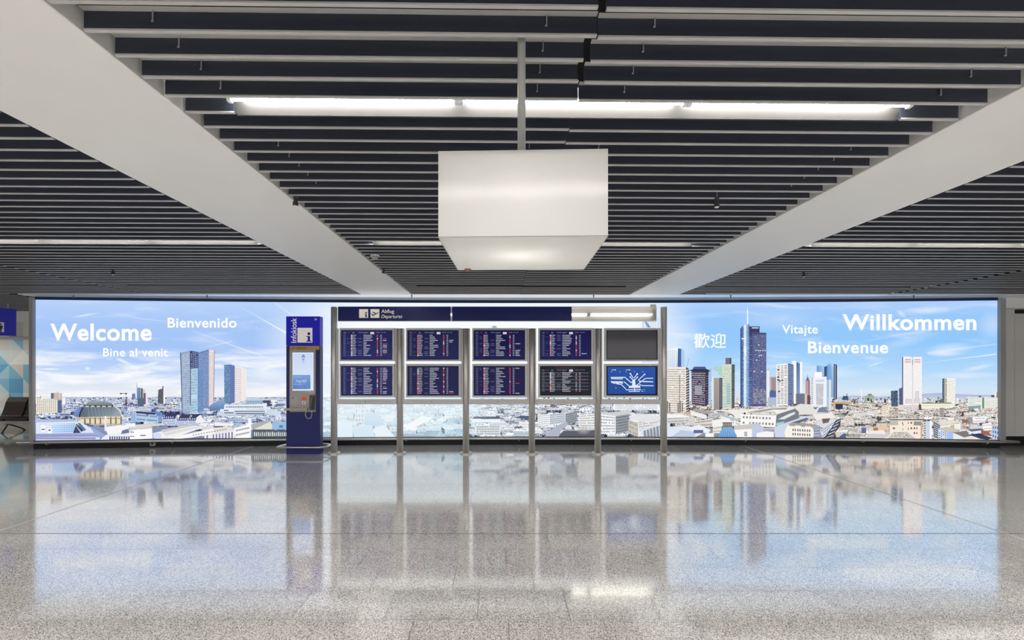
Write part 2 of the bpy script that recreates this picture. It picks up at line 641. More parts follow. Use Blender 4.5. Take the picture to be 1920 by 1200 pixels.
ROWNAME = {4: 'nearest row in view', 22: 'second row from the viewer', 40: 'last row before the photo wall', -14: 'first row behind the viewer', -32: 'second row behind the viewer'}
for k in LAMP_ROWS:
    if k != 40:
        for x0, x1 in LAMP_C:
            strip_light(x0, x1, k, {4: 'long bright strip light crossing above the hanging white cube', 22: 'strip light in the middle bay behind the hanging white cube'}.get(
                k, 'strip light in the middle bay, ' + ROWNAME[k]), 'strip lights in the slat ceiling', TILT, M_near_tube if k == -14 else None)
    for (x0, x1), w, t in zip(LAMP_L, ('beside the left beam', 'at the far left'), (TILT, 0.008)):
        strip_light(x0, x1, k, 'strip light %s, %s' % (w, ROWNAME[k]), 'strip lights in the slat ceiling', t)
    for (x0, x1), w, t in zip(LAMP_R, ('beside the right beam', 'at the far right'), (TILT, 0.03)):
        strip_light(x0, x1, k, 'strip light %s, %s' % (w, ROWNAME[k]), 'strip lights in the slat ceiling', t, M_low_tube if k == 40 and t == 0.03 else None)
strip_light(-16.7, -13.2, 56, 'added unseen strip light brightening the waiting area behind the photo wall', 'strip lights in the slat ceiling', TILT, M_bench_fill)  # lamp added out of view to brighten the triangle wall

# ---------------------------------------------------------------- hanging cube lamp
root = thing('pendant_lamp', 'large white glowing box lamp hanging on a pole from the slats', 'lamp', (0.094, 2.02, 0), math.radians(-1.9))
W2, ZB, ZT = 0.297, 2.083, 2.386
M_acryl = bpy.data.materials.new('opal_acrylic')
M_acryl.use_nodes = True
nt = M_acryl.node_tree
b = nt.nodes['Principled BSDF']
b.inputs['Base Color'].default_value = (0.86, 0.86, 0.85, 1)
b.inputs['Roughness'].default_value = 0.12
b.inputs['IOR'].default_value = 1.5
tr = nt.nodes.new('ShaderNodeBsdfTranslucent')
tr.inputs[0].default_value = (0.9, 0.89, 0.86, 1)
ms = nt.nodes.new('ShaderNodeMixShader')
ms.inputs[0].default_value = 0.5
nt.links.new(b.outputs[0], ms.inputs[1])
nt.links.new(tr.outputs[0], ms.inputs[2])
nt.links.new(ms.outputs[0], nt.nodes['Material Output'].inputs[0])
bm = bmesh.new()
for lo, hi in (((-W2, -W2, ZB), (W2, -W2 + 0.006, ZT)), ((-W2, W2 - 0.006, ZB), (W2, W2, ZT)),
               ((-W2, -W2 + 0.006, ZB), (-W2 + 0.006, W2 - 0.006, ZT)), ((W2 - 0.006, -W2 + 0.006, ZB), (W2, W2 - 0.006, ZT))):
    box(bm, lo, hi)
put('lamp_shade', bm, M_acryl, root)
bm = bmesh.new()
box(bm, (-W2 + 0.003, -W2 + 0.003, ZB - 0.004), (W2 - 0.003, W2 - 0.003, ZB - 0.0005))
put('diffuser', bm, M_acryl, root)
bm = bmesh.new()
box(bm, (-W2 + 0.006, -W2 + 0.006, ZT - 0.01), (W2 - 0.006, W2 - 0.006, ZT - 0.004))
put('top_plate', bm, M_white_pl, root)
bm = bmesh.new()
bmesh.ops.create_uvsphere(bm, u_segments=24, v_segments=16, radius=0.085, matrix=Matrix.Translation((0.0, 0, ZB + 0.14)))
put('bulb', bm, mat('lamp_bulb', (1, 1, 1), 0.5, emit=(1.0, 0.985, 0.96), power=5.9), root, True)
bm = bmesh.new()
lathe(bm, [(0.0165, ZT - 0.006), (0.0165, 3.55)], 0, 0, 20)
put('pole', bm, mat('pole_grey', (0.40, 0.40, 0.38), 0.45, 0.2), root, True)
bm = bmesh.new()
lathe(bm, [(0.045, ZT - 0.004), (0.045, ZT + 0.006), (0.02, ZT + 0.012)], 0, 0, 24)
put('flange', bm, M_alu, root)
for lo, hi in (((-W2 - 0.001, -W2 - 0.0012, ZB - 0.002), (W2 + 0.001, -W2 - 0.0002, ZB + 0.0015)), ((-W2 - 0.0012, -W2, ZB - 0.002), (-W2 - 0.0002, W2, ZB + 0.0015)), ((W2 + 0.0002, -W2, ZB - 0.002), (W2 + 0.0012, W2, ZB + 0.0015))):
    bm = bmesh.new()
    box(bm, lo, hi)
    put('edge_trim', bm, M_grey_pl, root)
bm = bmesh.new()
lathe(bm, [(0.012, ZB - 0.010), (0.016, ZB - 0.007), (0.016, ZB - 0.003)], -W2 + 0.05, W2 - 0.03, 16)
put('status_eye', bm, mat('dull_red_eye', (0.25, 0.06, 0.05), 0.3), root)
for s in (-0.03, 0.03):
    bm = bmesh.new()
    lathe(bm, [(0.012, ZB + 0.215), (0.012, ZT - 0.008)], s + 0.0, 0, 12)
    put('bulb_stem', bm, M_white_pl, root)

# ---------------------------------------------------------------- small ceiling devices
def sensor(px, py, h, label):
    d = h * F_PX / (VY - py)
    p = P(px, py, d)
    root = thing('ceiling_sensor', label, 'sensor', (p.x, p.y, p.z), 0, 'small sensors under the slats')
    bm = bmesh.new()
    lathe(bm, [(0.018, -0.03), (0.021, -0.026), (0.021, 0.0), (0.014, 0.004), (0.014, 0.03), (0.019, 0.034), (0.019, 0.046)], 0, 0, 18)
    put('housing', bm, M_dark, root, False)
    bm = bmesh.new()
    lathe(bm, [(0.010, -0.036), (0.015, -0.034), (0.017, -0.028)], 0, 0, 16)
    put('lens', bm, M_white_pl, root)
    bm = bmesh.new()
    lathe(bm, [(0.004, 0.044), (0.004, 3.55 - p.z)], 0, 0, 8)
    put('rod', bm, M_grey_pl, root)


sensor(554, 379, 1.262, 'small dark sensor under the slats beside the left beam')
sensor(1344, 381, 1.262, 'small dark sensor under the slats near the right beam')
sensor(212, 511, 1.26, 'tiny sensor under the far slats at the left')
sensor(1507, 515, 1.26, 'tiny sensor under the far slats right of the right beam')
sensor(719, 509, 1.26, 'tiny sensor against the far end of the left beam')

d = 1.262 * F_PX / (VY - 484)
p = P(703, 484, d)
root = thing('dome_camera', 'white dome camera hanging under slats left of the cube lamp', 'camera', (p.x, p.y, p.z))
bm = bmesh.new()
lathe(bm, [(0.052, 0.022), (0.055, 0.030), (0.03, 0.036), (0.012, 0.04), (0.012, 0.10)], 0, 0, 24)
put('mount', bm, M_white_pl, root)
bm = bmesh.new()
lathe(bm, [(0.004, -0.022), (0.02, -0.018), (0.034, -0.006), (0.042, 0.008), (0.045, 0.022)], 0, 0, 24)
put('dome', bm, mat('smoked_dome', (0.25, 0.25, 0.26), 0.1), root, True)


def sprinkler(px, py, label):
    x = (px - VX) / F_PX * 9.32
    root = thing('sprinkler', label, 'sprinkler', (x, 9.32, ZC), 0, 'sprinklers on the soffit')
    bm = bmesh.new()
    lathe(bm, [(0.012, 0.0), (0.012, -0.018), (0.006, -0.022), (0.006, -0.04), (0.016, -0.044), (0.016, -0.047)], 0, 0, 14)
    bmesh.ops.recalc_face_normals(bm, faces=bm.faces[:])
    put('sprinkler_head', bm, M_dark, root)


for px, lab in ((138, 'sprinkler on the soffit near the left end of the photo wall'), (388, 'sprinkler on the soffit above the word Bienvenido'),
                (772, 'sprinkler on the soffit at the end of the left beam'), (1113, 'sprinkler on the soffit above the bare lamp of the board'),
                (1370, 'sprinkler on the soffit above the tallest tower'), (1713, 'sprinkler on the soffit above the word Willkommen')):
    sprinkler(px, 553, lab)

# ---------------------------------------------------------------- the backlit photo wall
def wall_d(X):
    return 10.05 - 0.0054 * (X - 1.0) ** 2


def on_wall(px, py, off=0.0):
    X = (px - VX) / F_PX * 10.0
    for _ in range(6):
        X = (px - VX) / F_PX * wall_d(X)
    d = wall_d(X)
    z = CAM_H - (py - VY) / F_PX * d
    return (X, d - off, max(0.158, min(2.888, z)))


XL, XR = on_wall(67, 700)[0], on_wall(1870, 700)[0]
wall = thing('photo_wall', 'long curved backlit photo wall of a city skyline with welcome words', 'photo wall')


def sky_material():
    m = bpy.data.materials.new('backlit_sky')
    m.use_nodes = True
    nt = m.node_tree
    N, L = nt.nodes, nt.links
    b = N['Principled BSDF']
    b.inputs['Base Color'].default_value = (0.004, 0.004, 0.004, 1)
    b.inputs['Roughness'].default_value = 0.4
    b.inputs['Specular IOR Level'].default_value = 0.12
    tc = N.new('ShaderNodeTexCoord')
    sp = N.new('ShaderNodeSeparateXYZ')
    L.new(tc.outputs['Object'], sp.inputs[0])

    def rng(sock, a0, a1, smooth=True):
        n = N.new('ShaderNodeMapRange')
        n.interpolation_type = 'SMOOTHSTEP' if smooth else 'LINEAR'
        n.inputs['From Min'].default_value = a0
        n.inputs['From Max'].default_value = a1
        L.new(sock, n.inputs['Value'])
        return n.outputs[0]

    def M(op, a, c):
        n = N.new('ShaderNodeMath')
        n.operation = op
        n.use_clamp = True
        for i, x in enumerate((a, c)):
            if isinstance(x, (int, float)):
                n.inputs[i].default_value = x
            else:
                L.new(x, n.inputs[i])
        return n.outputs[0]

    def ramp(stops):
        r = N.new('ShaderNodeValToRGB')
        e = r.color_ramp.elements
        e[0].position, e[0].color = stops[0][0], (*lin(stops[0][1]), 1)
        e[1].position, e[1].color = stops[-1][0], (*lin(stops[-1][1]), 1)
        for p, c in stops[1:-1]:
            k = e.new(p)
            k.color = (*lin(c), 1)
        L.new(rng(sp.outputs[2], 0.9, 2.9, False), r.inputs[0])
        return r.outputs[0]

    def mix(f, a, c):
        n = N.new('ShaderNodeMix')
        n.data_type = 'RGBA'
        L.new(f, n.inputs[0])
        for s, x in ((6, a), (7, c)):
            if isinstance(x, tuple):
                n.inputs[s].default_value = (*lin(x), 1)
            else:
                L.new(x, n.inputs[s])
        return n.outputs[2]
    left = ramp([(0.0, (240, 236, 236)), (0.10, (232, 236, 244)), (0.30, (190, 214, 248)), (0.5, (163, 196, 247)), (0.75, (166, 198, 248)), (1.0, (184, 210, 250))])
    right = ramp([(0.0, (214, 222, 232)), (0.12, (208, 228, 246)), (0.35, (172, 214, 251)), (0.6, (146, 200, 251)), (0.85, (152, 200, 250)), (1.0, (176, 206, 250))])
    mid = ramp([(0.0, (226, 240, 246)), (0.3, (250, 253, 255)), (0.9, (246, 251, 255)), (1.0, (232, 242, 254))])
    c = mix(rng(sp.outputs[0], -4.9, -2.6), left, mid)
    c = mix(rng(sp.outputs[0], 2.6, 4.2), c, right)
    # thin cloud
    mp = N.new('ShaderNodeMapping')
    mp.inputs['Scale'].default_value = (0.55, 1, 3.4)
    L.new(tc.outputs['Object'], mp.inputs[0])
    nz = N.new('ShaderNodeTexNoise')
    nz.inputs['Scale'].default_value = 1.35
    nz.inputs['Detail'].default_value = 7
    nz.inputs['Roughness'].default_value = 0.58
    nz.inputs['Distortion'].default_value = 0.5
    L.new(mp.outputs[0], nz.inputs['Vector'])
    low = M('SUBTRACT', 1.0, rng(sp.outputs[2], 1.55, 2.15))
    leftside = M('SUBTRACT', 1.0, rng(sp.outputs[0], -3.5, -1.5))
    c = mix(M('MULTIPLY', M('MULTIPLY', rng(nz.outputs[0], 0.42, 0.66), low), M('MULTIPLY', leftside, 0.85)), c, (252, 252, 254))
    c = mix(M('MULTIPLY', rng(nz.outputs[0], 0.5, 0.8), 0.42), c, (252, 253, 255))
    L.new(c, b.inputs['Emission Color'])
    b.inputs['Emission Strength'].default_value = PRINT_POWER
    return m


pr = Print(on_wall, strip=24.0)
# base sheet
M_sky = sky_material()
nb = 72
bm = bmesh.new()
rows = []
for i in range(nb + 1):
    X = XL + (XR - XL) * i / nb
    rows.append([bm.verts.new((X, wall_d(X), z)) for z in (0.15, 1.0, 2.0, 2.895)])
for a, b_ in zip(rows, rows[1:]):
    for j in range(3):
        bm.faces.new((a[j], b_[j], b_[j + 1], a[j + 1]))
put('sky_print', bm, M_sky, wall)

R = random.Random(11)


def rc(pal, j=10):
    c = R.choice(pal)
    k = R.uniform(-j, j)
    return tuple(max(0, min(255, v + k)) for v in c)


# clouds and vapour trails in the sky
for a in ((160, 591, 30, 2.5, -0.16, .55), (95, 692, 22, 3, 0, .8), (164, 691, 7, 4, 0, .7), (130, 715, 70, 9, 0, .55), (240, 703, 40, 6, -.1, .7), (300, 690, 45, 7, .05, .6),
          (230, 677, 18, 4, .4, .75), (285, 682, 20, 4, -.2, .7), (280, 718, 60, 12, 0, .5), (500, 700, 55, 16, .05, .6), (505, 740, 60, 18, 0, .55), (420, 735, 80, 14, 0, .3),
          (400, 640, 60, 22, .2, .15), (560, 640, 90, 60, 0, .35), (1740, 582, 55, 9, -.05, .5), (1690, 588, 12, 6, .6, .5), (1780, 655, 50, 14, -.1, .42), (1770, 663, 36, 6, 0, .5),
          (1640, 683, 20, 3, -.3, .45), (1832, 690, 35, 5, -.2, .45), (1800, 704, 70, 8, 0, .35), (1550, 700, 80, 12, 0, .35), (1700, 640, 60, 12, -.25, .22), (1860, 610, 30, 30, 0, .3),
          (1460, 600, 90, 22, 0, .18), (1270, 640, 60, 60, 0, .35), (1640, 735, 90, 8, 0, .25)):
    pr.blob(a[0], a[1], a[2], a[3], a[4], a[5], (252, 253, 255), 1)
for a in ((448, 574, 540, 626, .4, 2.6, .25, .95), (515, 568, 552, 594, .8, 1.4, .5, .6), (360, 620, 470, 660, 1.4, 2.2, .2, .45), (372, 654, 435, 640, .6, 1.2, .3, .55),
          (470, 660, 600, 705, 2, 1.5, .35, .2), (1730, 681, 1868, 664, .8, 1.6, .15, .9), (1740, 662, 1868, 645, 4, 2, .3, .3), (250, 596, 340, 606, 1, 2, .4, .1), (1620, 640, 1745, 618, 3, 5, .08, .25)):
    pr.line(*a[:6], (255, 255, 255), 2, a[6], a[7])

# ------- distant ground: hills and haze
hill = [(1570, 745), (1600, 742), (1650, 744), (1700, 741), (1745, 737.5), (1770, 736.5), (1800, 739), (1840, 740.5), (1872, 741)]
for a, b_ in zip(hill, hill[1:]):
    pr.poly([a, b_, (b_[0], 756), (a[0], 756)], [(172, 190, 220), (172, 190, 220), (206, 214, 226), (206, 214, 226)], 3)
for x in range(68, 640, 22):
    pr.poly([(x, 744.5 + R.uniform(-.6, .6)), (x + 22, 744.5 + R.uniform(-.6, .6)), (x + 22, 770), (x, 770)], [(170, 182, 205), (170, 182, 205), (205, 212, 228), (205, 212, 228)], 3)
for x in range(640, 1250, 22):
    pr.rect(x, 742, x + 22, 772, (222, 238, 246), 3, (226, 240, 247))
# ground under everything
for x in range(66, 1872, 20):
    t = 0 if x < 560 else (1 if x > 1000 else 2)
    g = [(150, 162, 200), (168, 166, 172), (196, 218, 234)][t]
    pr.rect(x, 757, min(x + 20, 1871), 830, g, 4, tuple(int(v * 0.86) for v in g))

PAL = {'L': dict(wall=[(240, 243, 252), (224, 232, 248), (205, 217, 240), (232, 230, 234), (250, 250, 252), (190, 206, 236)], roof=[(205, 215, 235), (232, 236, 246), (120, 135, 175), (70, 78, 118), (165, 182, 216), (244, 246, 250)],
                 win=[(56, 64, 104), (42, 48, 84), (86, 98, 140)], dark=[(40, 46, 82), (66, 74, 112), (90, 102, 138), (30, 34, 62)]),
       'C': dict(wall=[(236, 246, 251), (226, 240, 248), (215, 233, 244), (244, 249, 252)], roof=[(200, 224, 238), (225, 240, 247), (176, 206, 226), (240, 248, 252)],
                 win=[(140, 176, 202), (160, 192, 214)], dark=[(160, 192, 214), (178, 206, 224), (190, 214, 228)]),
       'D': dict(wall=[(244, 247, 250), (230, 236, 243), (250, 251, 252), (214, 222, 233)], roof=[(205, 212, 222), (232, 236, 240), (120, 130, 148), (90, 98, 118), (245, 247, 249)],
                 win=[(72, 80, 104), (92, 100, 124), (54, 60, 84)], dark=[(66, 74, 98), (92, 102, 126), (124, 134, 156), (46, 52, 74)]),
       'R': dict(wall=[(250, 248, 244), (242, 238, 231), (233, 227, 219), (252, 251, 249), (222, 216, 210), (236, 214, 200)], roof=[(226, 222, 216), (160, 152, 146), (206, 200, 194), (112, 104, 102), (244, 241, 237), (188, 164, 150)],
                 win=[(74, 68, 70), (98, 90, 90), (52, 48, 54)], dark=[(54, 50, 54), (84, 78, 78), (48, 54, 48), (120, 110, 104), (76, 58, 54)])}


def house(x, yb, w, h, rd, pal, L, windows=True):
    """one box building of the print: roof, lit front, shaded side"""
    p = PAL[pal]
    sk = R.choice((-1, 1)) * rd * R.uniform(0.6, 1.5)
    wl = rc(p['wall'])
    yt = yb - h
    pr.poly([(x + sk, yt - rd), (x + w + sk, yt - rd), (x + w, yt), (x, yt)], rc(p['roof']), L)
    if windows and w > 4 and h > 2.6:
        nx, ny = max(2, int(w / R.uniform(1.9, 2.8))), max(1, int(h / R.uniform(2.1, 2.8)))
        pr.grid([(x, yt), (x + w, yt), (x + w, yb), (x, yb)], wl, R.choice(p['win']), nx, ny, R.uniform(.4, .6), R.uniform(.4, .55), L, 14, 0.08)
    else:
        pr.rect(x, yt, x + w, yb, wl, L)
    sd = w * R.uniform(.25, .6)
    sh_ = R.choice((.52, .66, .8))
    sc = tuple(v * sh_ for v in wl)
    if sk > 0:
        pr.poly([(x + w, yt), (x + w + sk, yt - rd), (x + w + sk, yb - rd), (x + w, yb)], sc, L)
    else:
        pr.poly([(x, yt), (x + sk, yt - rd), (x + sk, yb - rd), (x, yb)], sc, L)
    # clutter on the roof
    for _ in range(int(w / 2.6)):
        xx = x + R.uniform(0, w * .8)
        hh = R.uniform(.5, 1.5)
        pr.rect(xx, yt - rd * .5 - hh, xx + R.uniform(.8, 2.2), yt - rd * .4, rc(p['dark'] + p['wall']), L + 1)


def town(xa, xb, y0, y1, pal, L0, dy0=3.2, dens=1.0, s0=3.0, sk=0.17):
    y, L = y0, L0
    while y < y1:
        s = s0 + (y - y0) * sk
        x = xa + R.uniform(-s, 0)
        while x < xb:
            w = s * R.uniform(1.2, 3.4)
            w = min(w, xb - x)
            if w < 1.5:
                break
            if R.random() < 0.74 * dens:
                house(x, y + R.uniform(-1, 1) * s * .25, w, s * R.uniform(.55, 1.15), s * R.uniform(.2, .6), pal, L)
            else:
                for _ in range(5):
                    xx = x + R.uniform(0, w)
                    pr.poly([(xx, y - s * R.uniform(.3, .9)), (xx + s * R.uniform(.3, .7), y - s * R.uniform(.2, .7)), (xx + s * R.uniform(.2, .6), y + s * .2), (xx - s * .2, y + s * .2)], rc(PAL[pal]['dark'], 14), L)
            x += w + R.uniform(-.1, .3) * s
        # dark seams of streets and shade between the rows
        for _ in range(int((xb - xa) / s * 1.5)):
            xx = R.uniform(xa, xb - s)
            pr.rect(xx, y + s * .15, xx + s * R.uniform(.3, 1.4), y + s * R.uniform(.25, .5), rc(PAL[pal]['dark'], 12), L + 1)
        # small dark and bright specks: chimneys, windows, parked cars
        for _ in range(int((xb - xa) * .5)):
            xx, yy = R.uniform(xa, xb - 1.5), y + R.uniform(-.9, .4) * s
            k = R.uniform(.5, .9) + s * .08
            pr.rect(xx, yy, xx + k * R.uniform(.5, 1.8), yy + k * R.uniform(.35, .8), rc(PAL[pal]['win'] + PAL[pal]['dark'] + PAL[pal]['wall'][:2], 10), L + 1.5)
        y += dy0 + (y - y0) * 0.062
        L += 2
    return L


# far speckle on the horizon
for i in range(1500):
    x = R.uniform(68, 1868)
    if 560 < x < 1000:
        continue
    pal = 'L' if x < 560 else 'R'
    y = 746 + abs(R.gauss(0, 6 if x < 560 else 7))
    pr.rect(x, y - R.uniform(.5, 1.8), x + R.uniform(.8, 3.6), y + .6, rc(PAL[pal]['wall'] + PAL[pal]['dark'] * 1, 16), 5)
for i in range(330):
    x = R.uniform(600, 1010)
    y = 748 + abs(R.gauss(0, 9))
    pr.rect(x, y - R.uniform(.5, 2.5), x + R.uniform(1.5, 7), y + .6, rc(PAL['C']['wall'] + PAL['C']['dark'], 8), 5)

L1 = town(68, 560, 757, 776, 'L', 6)
town(560, 900, 757, 776, 'C', 6)
town(900, 1255, 755, 776, 'D', 6)
town(1255, 1871, 757, 776, 'R', 6)

# ------- left skyline landmarks
LM = 18
G = pr.grid
# hotel block
pr.rect(77, 742, 95, 748, (238, 236, 232), LM)
pr.rect(76, 742, 79, 747, (95, 95, 110), LM)
pr.poly([(96, 737), (101, 737), (101, 750), (96, 750)], (92, 102, 128), LM)
G([(101, 736), (117, 737), (117, 750), (101, 750)], (214, 202, 190), (170, 150, 138), 5, 1, .35, .95, LM, 8)
pr.rect(108, 734.5, 109, 737, (80, 76, 80), LM)
G([(108.5, 746), (116.5, 746), (116, 774), (108, 774)], (82, 92, 134), (120, 140, 190), 2, 9, .6, .35, LM, 12, .3)
pr.rect(116.5, 746, 123, 757, (244, 242, 236), LM)
G([(68, 746.5), (108, 748), (108, 773), (68, 777)], (238, 232, 219), (112, 108, 106), 10, 9, .5, .42, LM, 12, .02)
# market hall with the arched roof
Q = 43
pr.poly([(159, 761.5), (166, 753), (178, 751), (198, 751.5), (212, 758), (213, 760.5)], [(108, 122, 130), (150, 165, 172), (160, 175, 180), (150, 165, 172), (112, 126, 134), (100, 112, 122)], Q)
pr.rect(158, 760, 213, 762.5, (48, 44, 44), Q)
for i in range(5):
    pr.rect(161 + i * 10.5, 761, 167.5 + i * 10.5, 763, (225, 218, 200), Q + 1)
prof = [(0, 782.5), (0.03, 776), (0.12, 769), (0.25, 764.5), (0.36, 763)]
pr.poly([(140, 781), (139.5, 776), (143, 769), (148, 764), (158, 761.5), (150, 772), (147.5, 782)], [(96, 122, 170), (110, 150, 215), (130, 165, 220), (120, 150, 205), (70, 84, 120), (100, 130, 190), (90, 116, 170)], Q)
dome = [(158, 763), (212, 762), (220, 765), (226, 771), (228.5, 779), (150, 782.5), (150.5, 774), (153.5, 768)]
pr.poly(dome, [(98, 112, 126), (104, 120, 134), (130, 145, 155), (160, 172, 178), (150, 164, 170), (92, 106, 122), (112, 136, 160), (100, 116, 132)], Q)
pr.poly([(148, 782), (150, 773), (155, 765), (159, 762), (156, 768), (152.5, 775), (151, 782.5)], (44, 46, 62), Q + 1)
for i in range(9):
    x = 165 + i * 6.6
    pr.poly([(x, 763), (x + .8, 763), (x + 3.6, 780), (x + 2.7, 780.2)], (140, 156, 164), Q + 1)
pr.poly([(213, 761), (221, 764), (227, 770), (230, 780), (228.5, 780), (225.5, 771), (220, 766)], (226, 224, 218), Q + 1)
pr.poly([(141, 782), (229, 779.5), (229, 796), (172, 797), (160, 790), (146, 788)], (196, 182, 156), Q)
for i in range(8):
    x = 152 + i * 9.7
    pr.rect(x, 783.5 - i * .3, x + 6.8, 794, (232, 218, 186), Q + 1)
    pr.rect(x + 6.9, 783.5 - i * .3, x + 9.0, 795, (104, 92, 84), Q + 1)
    pr.rect(x + 1, 784, x + 6, 785.2, (110, 100, 92), Q + 2)
Q = LM + 3
# distant towers, crane
pr.rect(248, 738, 254, 747, (106, 122, 172), LM)
pr.rect(256, 727, 264, 750, (120, 146, 190), LM, (96, 120, 166))
pr.rect(256, 727, 257.3, 748, (196, 224, 220), LM + 1)
pr.line(256, 718, 257.5, 727, .5, .8, (120, 128, 140), LM + 1)
pr.rect(264.5, 728, 268, 748, (88, 94, 92), LM)
pr.rect(268, 730, 272, 740, (214, 200, 184), LM)
pr.rect(269, 737, 274, 758, (108, 98, 128), LM)
pr.rect(273.5, 737, 277, 760, (238, 230, 232), LM)
pr.rect(258, 747, 270, 762, (88, 104, 126), LM)
G([(297, 731), (306, 728), (306, 757), (296, 757)], (82, 88, 98), (150, 158, 160), 3, 9, .4, .3, LM, 20, .25)
pr.rect(304.7, 724, 306.6, 757, (92, 76, 84), LM)
pr.rect(306.5, 735, 310, 757, (244, 240, 240), LM)
pr.rect(225, 737.2, 239, 738.2, (60, 60, 70), LM)
pr.rect(225.3, 737, 229, 739, (44, 44, 52), LM + 1)
pr.rect(235, 736.8, 238, 739.4, (44, 44, 52), LM + 1)
pr.poly([(235, 760), (236.3, 744), (237.7, 744), (239, 762)], (96, 72, 80), LM)
pr.line(236.7, 738, 236.7, 748, .4, .4, (70, 66, 72), LM + 1)
# twin glass towers
G([(338, 661.5), (357, 657.5), (358.5, 775), (341.5, 775)], (150, 168, 200), (196, 206, 226), 5, 31, .78, .42, Q, 22, .05)
pr.poly([(338, 661.5), (340, 661), (343, 775), (341.5, 775)], (74, 110, 130), Q + 2)
G([(357, 657.5), (372, 660), (372, 693), (358, 692)], (66, 82, 124), (176, 190, 222), 4, 9, .4, .5, Q, 20, .1)
pr.rect(356.6, 658, 358.2, 760, (46, 54, 92), Q + 2)
G([(372, 661), (392, 655), (392, 762), (372, 770)], (112, 134, 182), (160, 180, 220), 6, 32, .6, .45, Q, 16, .05)
G([(392, 655), (403, 657.5), (401.5, 757), (391.5, 762)], (236, 224, 222), (176, 164, 172), 4, 28, .38, .5, Q, 12, .04)
pr.poly([(402, 657), (403, 657.5), (401.5, 757), (400.5, 757.5)], (120, 110, 130), Q + 2)
G([(358, 691.5), (371, 690.5), (371, 773), (358, 776)], (176, 204, 226), (140, 176, 208), 4, 15, .85, .35, Q + 2, 22, .1)
G([(371, 690.5), (382.5, 691), (382.5, 772), (371, 774)], (122, 152, 196), (96, 126, 176), 4, 24, .6, .6, Q + 2, 14, .1)
pr.rect(359, 740, 369, 748, (186, 224, 238), Q + 4)
# second tower
G([(420.5, 684.5), (432.5, 683.5), (432.5, 757), (421, 757)], (92, 124, 168), (134, 168, 206), 4, 22, .7, .45, Q, 22, .08)
pr.poly([(432.5, 683.5), (440.5, 686), (440.5, 755), (432.5, 757)], (104, 122, 178), Q)
G([(440.5, 685.5), (453.5, 689), (454, 752), (440.5, 757)], (244, 236, 236), (168, 150, 166), 6, 18, .5, .42, Q, 12, .02)
G([(453.5, 689), (463, 693), (462, 749), (454, 753)], (246, 240, 236), (214, 206, 210), 4, 18, .4, .5, Q, 8, .02)
# sloping blue roof and the long banded building
pr.poly([(393, 760), (420, 746), (421, 768), (393, 771)], [(120, 150, 200), (150, 176, 214), (96, 126, 184), (84, 108, 166)], Q)
pr.poly([(446, 757), (463, 748), (530, 747.5), (533, 757)], (196, 208, 220), Q)
pr.rect(462, 751, 495, 757, (150, 176, 204), Q + 1)
for i in range(26):
    pr.rect(486 + R.uniform(0, 48), 750 + R.uniform(0, 11), 487.5 + R.uniform(0, 49), 753 + R.uniform(0, 11), rc(PAL['L']['dark'] + PAL['L']['wall']), Q + 2)
pr.poly([(421, 759), (500, 758), (501, 767), (420, 767)], (226, 234, 246), Q + 3)
for i in range(22):
    pr.rect(424 + i * 3.2, 762, 426 + i * 3.2, 764, rc(PAL['L']['win']), Q + 4)
pr.poly([(413, 767), (520, 768), (527, 777), (533, 786), (407, 790), (407, 773), (413, 772)], (202, 216, 232), Q + 3)
pr.poly([(413, 767), (500, 768), (500, 772), (413, 771)], (236, 241, 249), Q + 4)
for a, b_, y in ((420, 429, 768.6), (440, 497, 770.2), (421, 438, 773.2), (443, 497, 774.6)):
    pr.rect(a, y, b_, y + 1.6, (66, 74, 108), Q + 5)
pr.poly([(422, 778), (500, 777), (528, 781), (528, 786), (440, 783)], (168, 186, 206), Q + 4)
pr.blob(413, 781, 4, 2.4, 0, .8, (70, 92, 110), Q + 5)

L2 = 34
town(68, 330, 783, 800, 'L', L2, 4.4, 1.0, 5.0, .2)
town(330, 560, 785, 806, 'L', L2, 4.4, 1.0, 5.0, .2)
# near left: glass court, stripes, white blocks
N1 = 46
pr.poly([(68, 786), (142, 786), (146, 792), (68, 796)], (176, 190, 226), N1)
for i in range(16):
    pr.rect(68 + i * 4.6, 780 + R.uniform(0, 6), 71.5 + i * 4.6 + R.uniform(0, 2), 783.5 + R.uniform(0, 7), rc(PAL['L']['dark'] + [(170, 200, 240)]), N1)
pr.poly([(68, 792), (150, 790), (188, 812), (188, 826), (68, 828)], (222, 230, 246), N1 + 1)
pr.poly([(97, 794.5), (142, 793.5), (139, 811), (98, 812)], [(206, 230, 252), (150, 190, 236), (140, 184, 236), (176, 212, 250)], N1 + 2)
for i in range(9):
    pr.rect(98, 796 + i * 1.8, 139, 796.5 + i * 1.8, (120, 160, 210) if i % 2 else (232, 242, 252), N1 + 3)
for i in range(9):
    pr.rect(101 + i * 4.6, 794.5, 101.5 + i * 4.6, 811, (226, 238, 250), N1 + 3)
pr.poly([(138, 812), (144, 794), (160, 806), (150, 812)], (64, 74, 106), N1 + 3)
for i in range(4):
    pr.poly([(143 + i * 1.5, 797 + i * 3), (144.2 + i * 1.5, 797 + i * 3), (153 + i * 1.2, 811), (152 + i * 1.2, 811)], (210, 218, 236), N1 + 4)
pr.poly([(146, 793), (151, 793), (163, 806), (158, 808)], (96, 120, 170), N1 + 4)
pr.rect(78, 797, 86, 810, (246, 248, 252), N1 + 3)
pr.rect(90, 803, 99, 812, (250, 250, 253), N1 + 3)
pr.rect(92, 805, 96, 808, (96, 100, 120), N1 + 4)
pr.rect(79, 804, 85, 806, (70, 80, 110), N1 + 4)
pr.poly([(68, 813), (186, 811), (184, 818), (68, 820)], (170, 176, 222), N1 + 3)
pr.poly([(68, 820), (184, 817), (180, 826), (68, 828)], (196, 204, 236), N1 + 3)
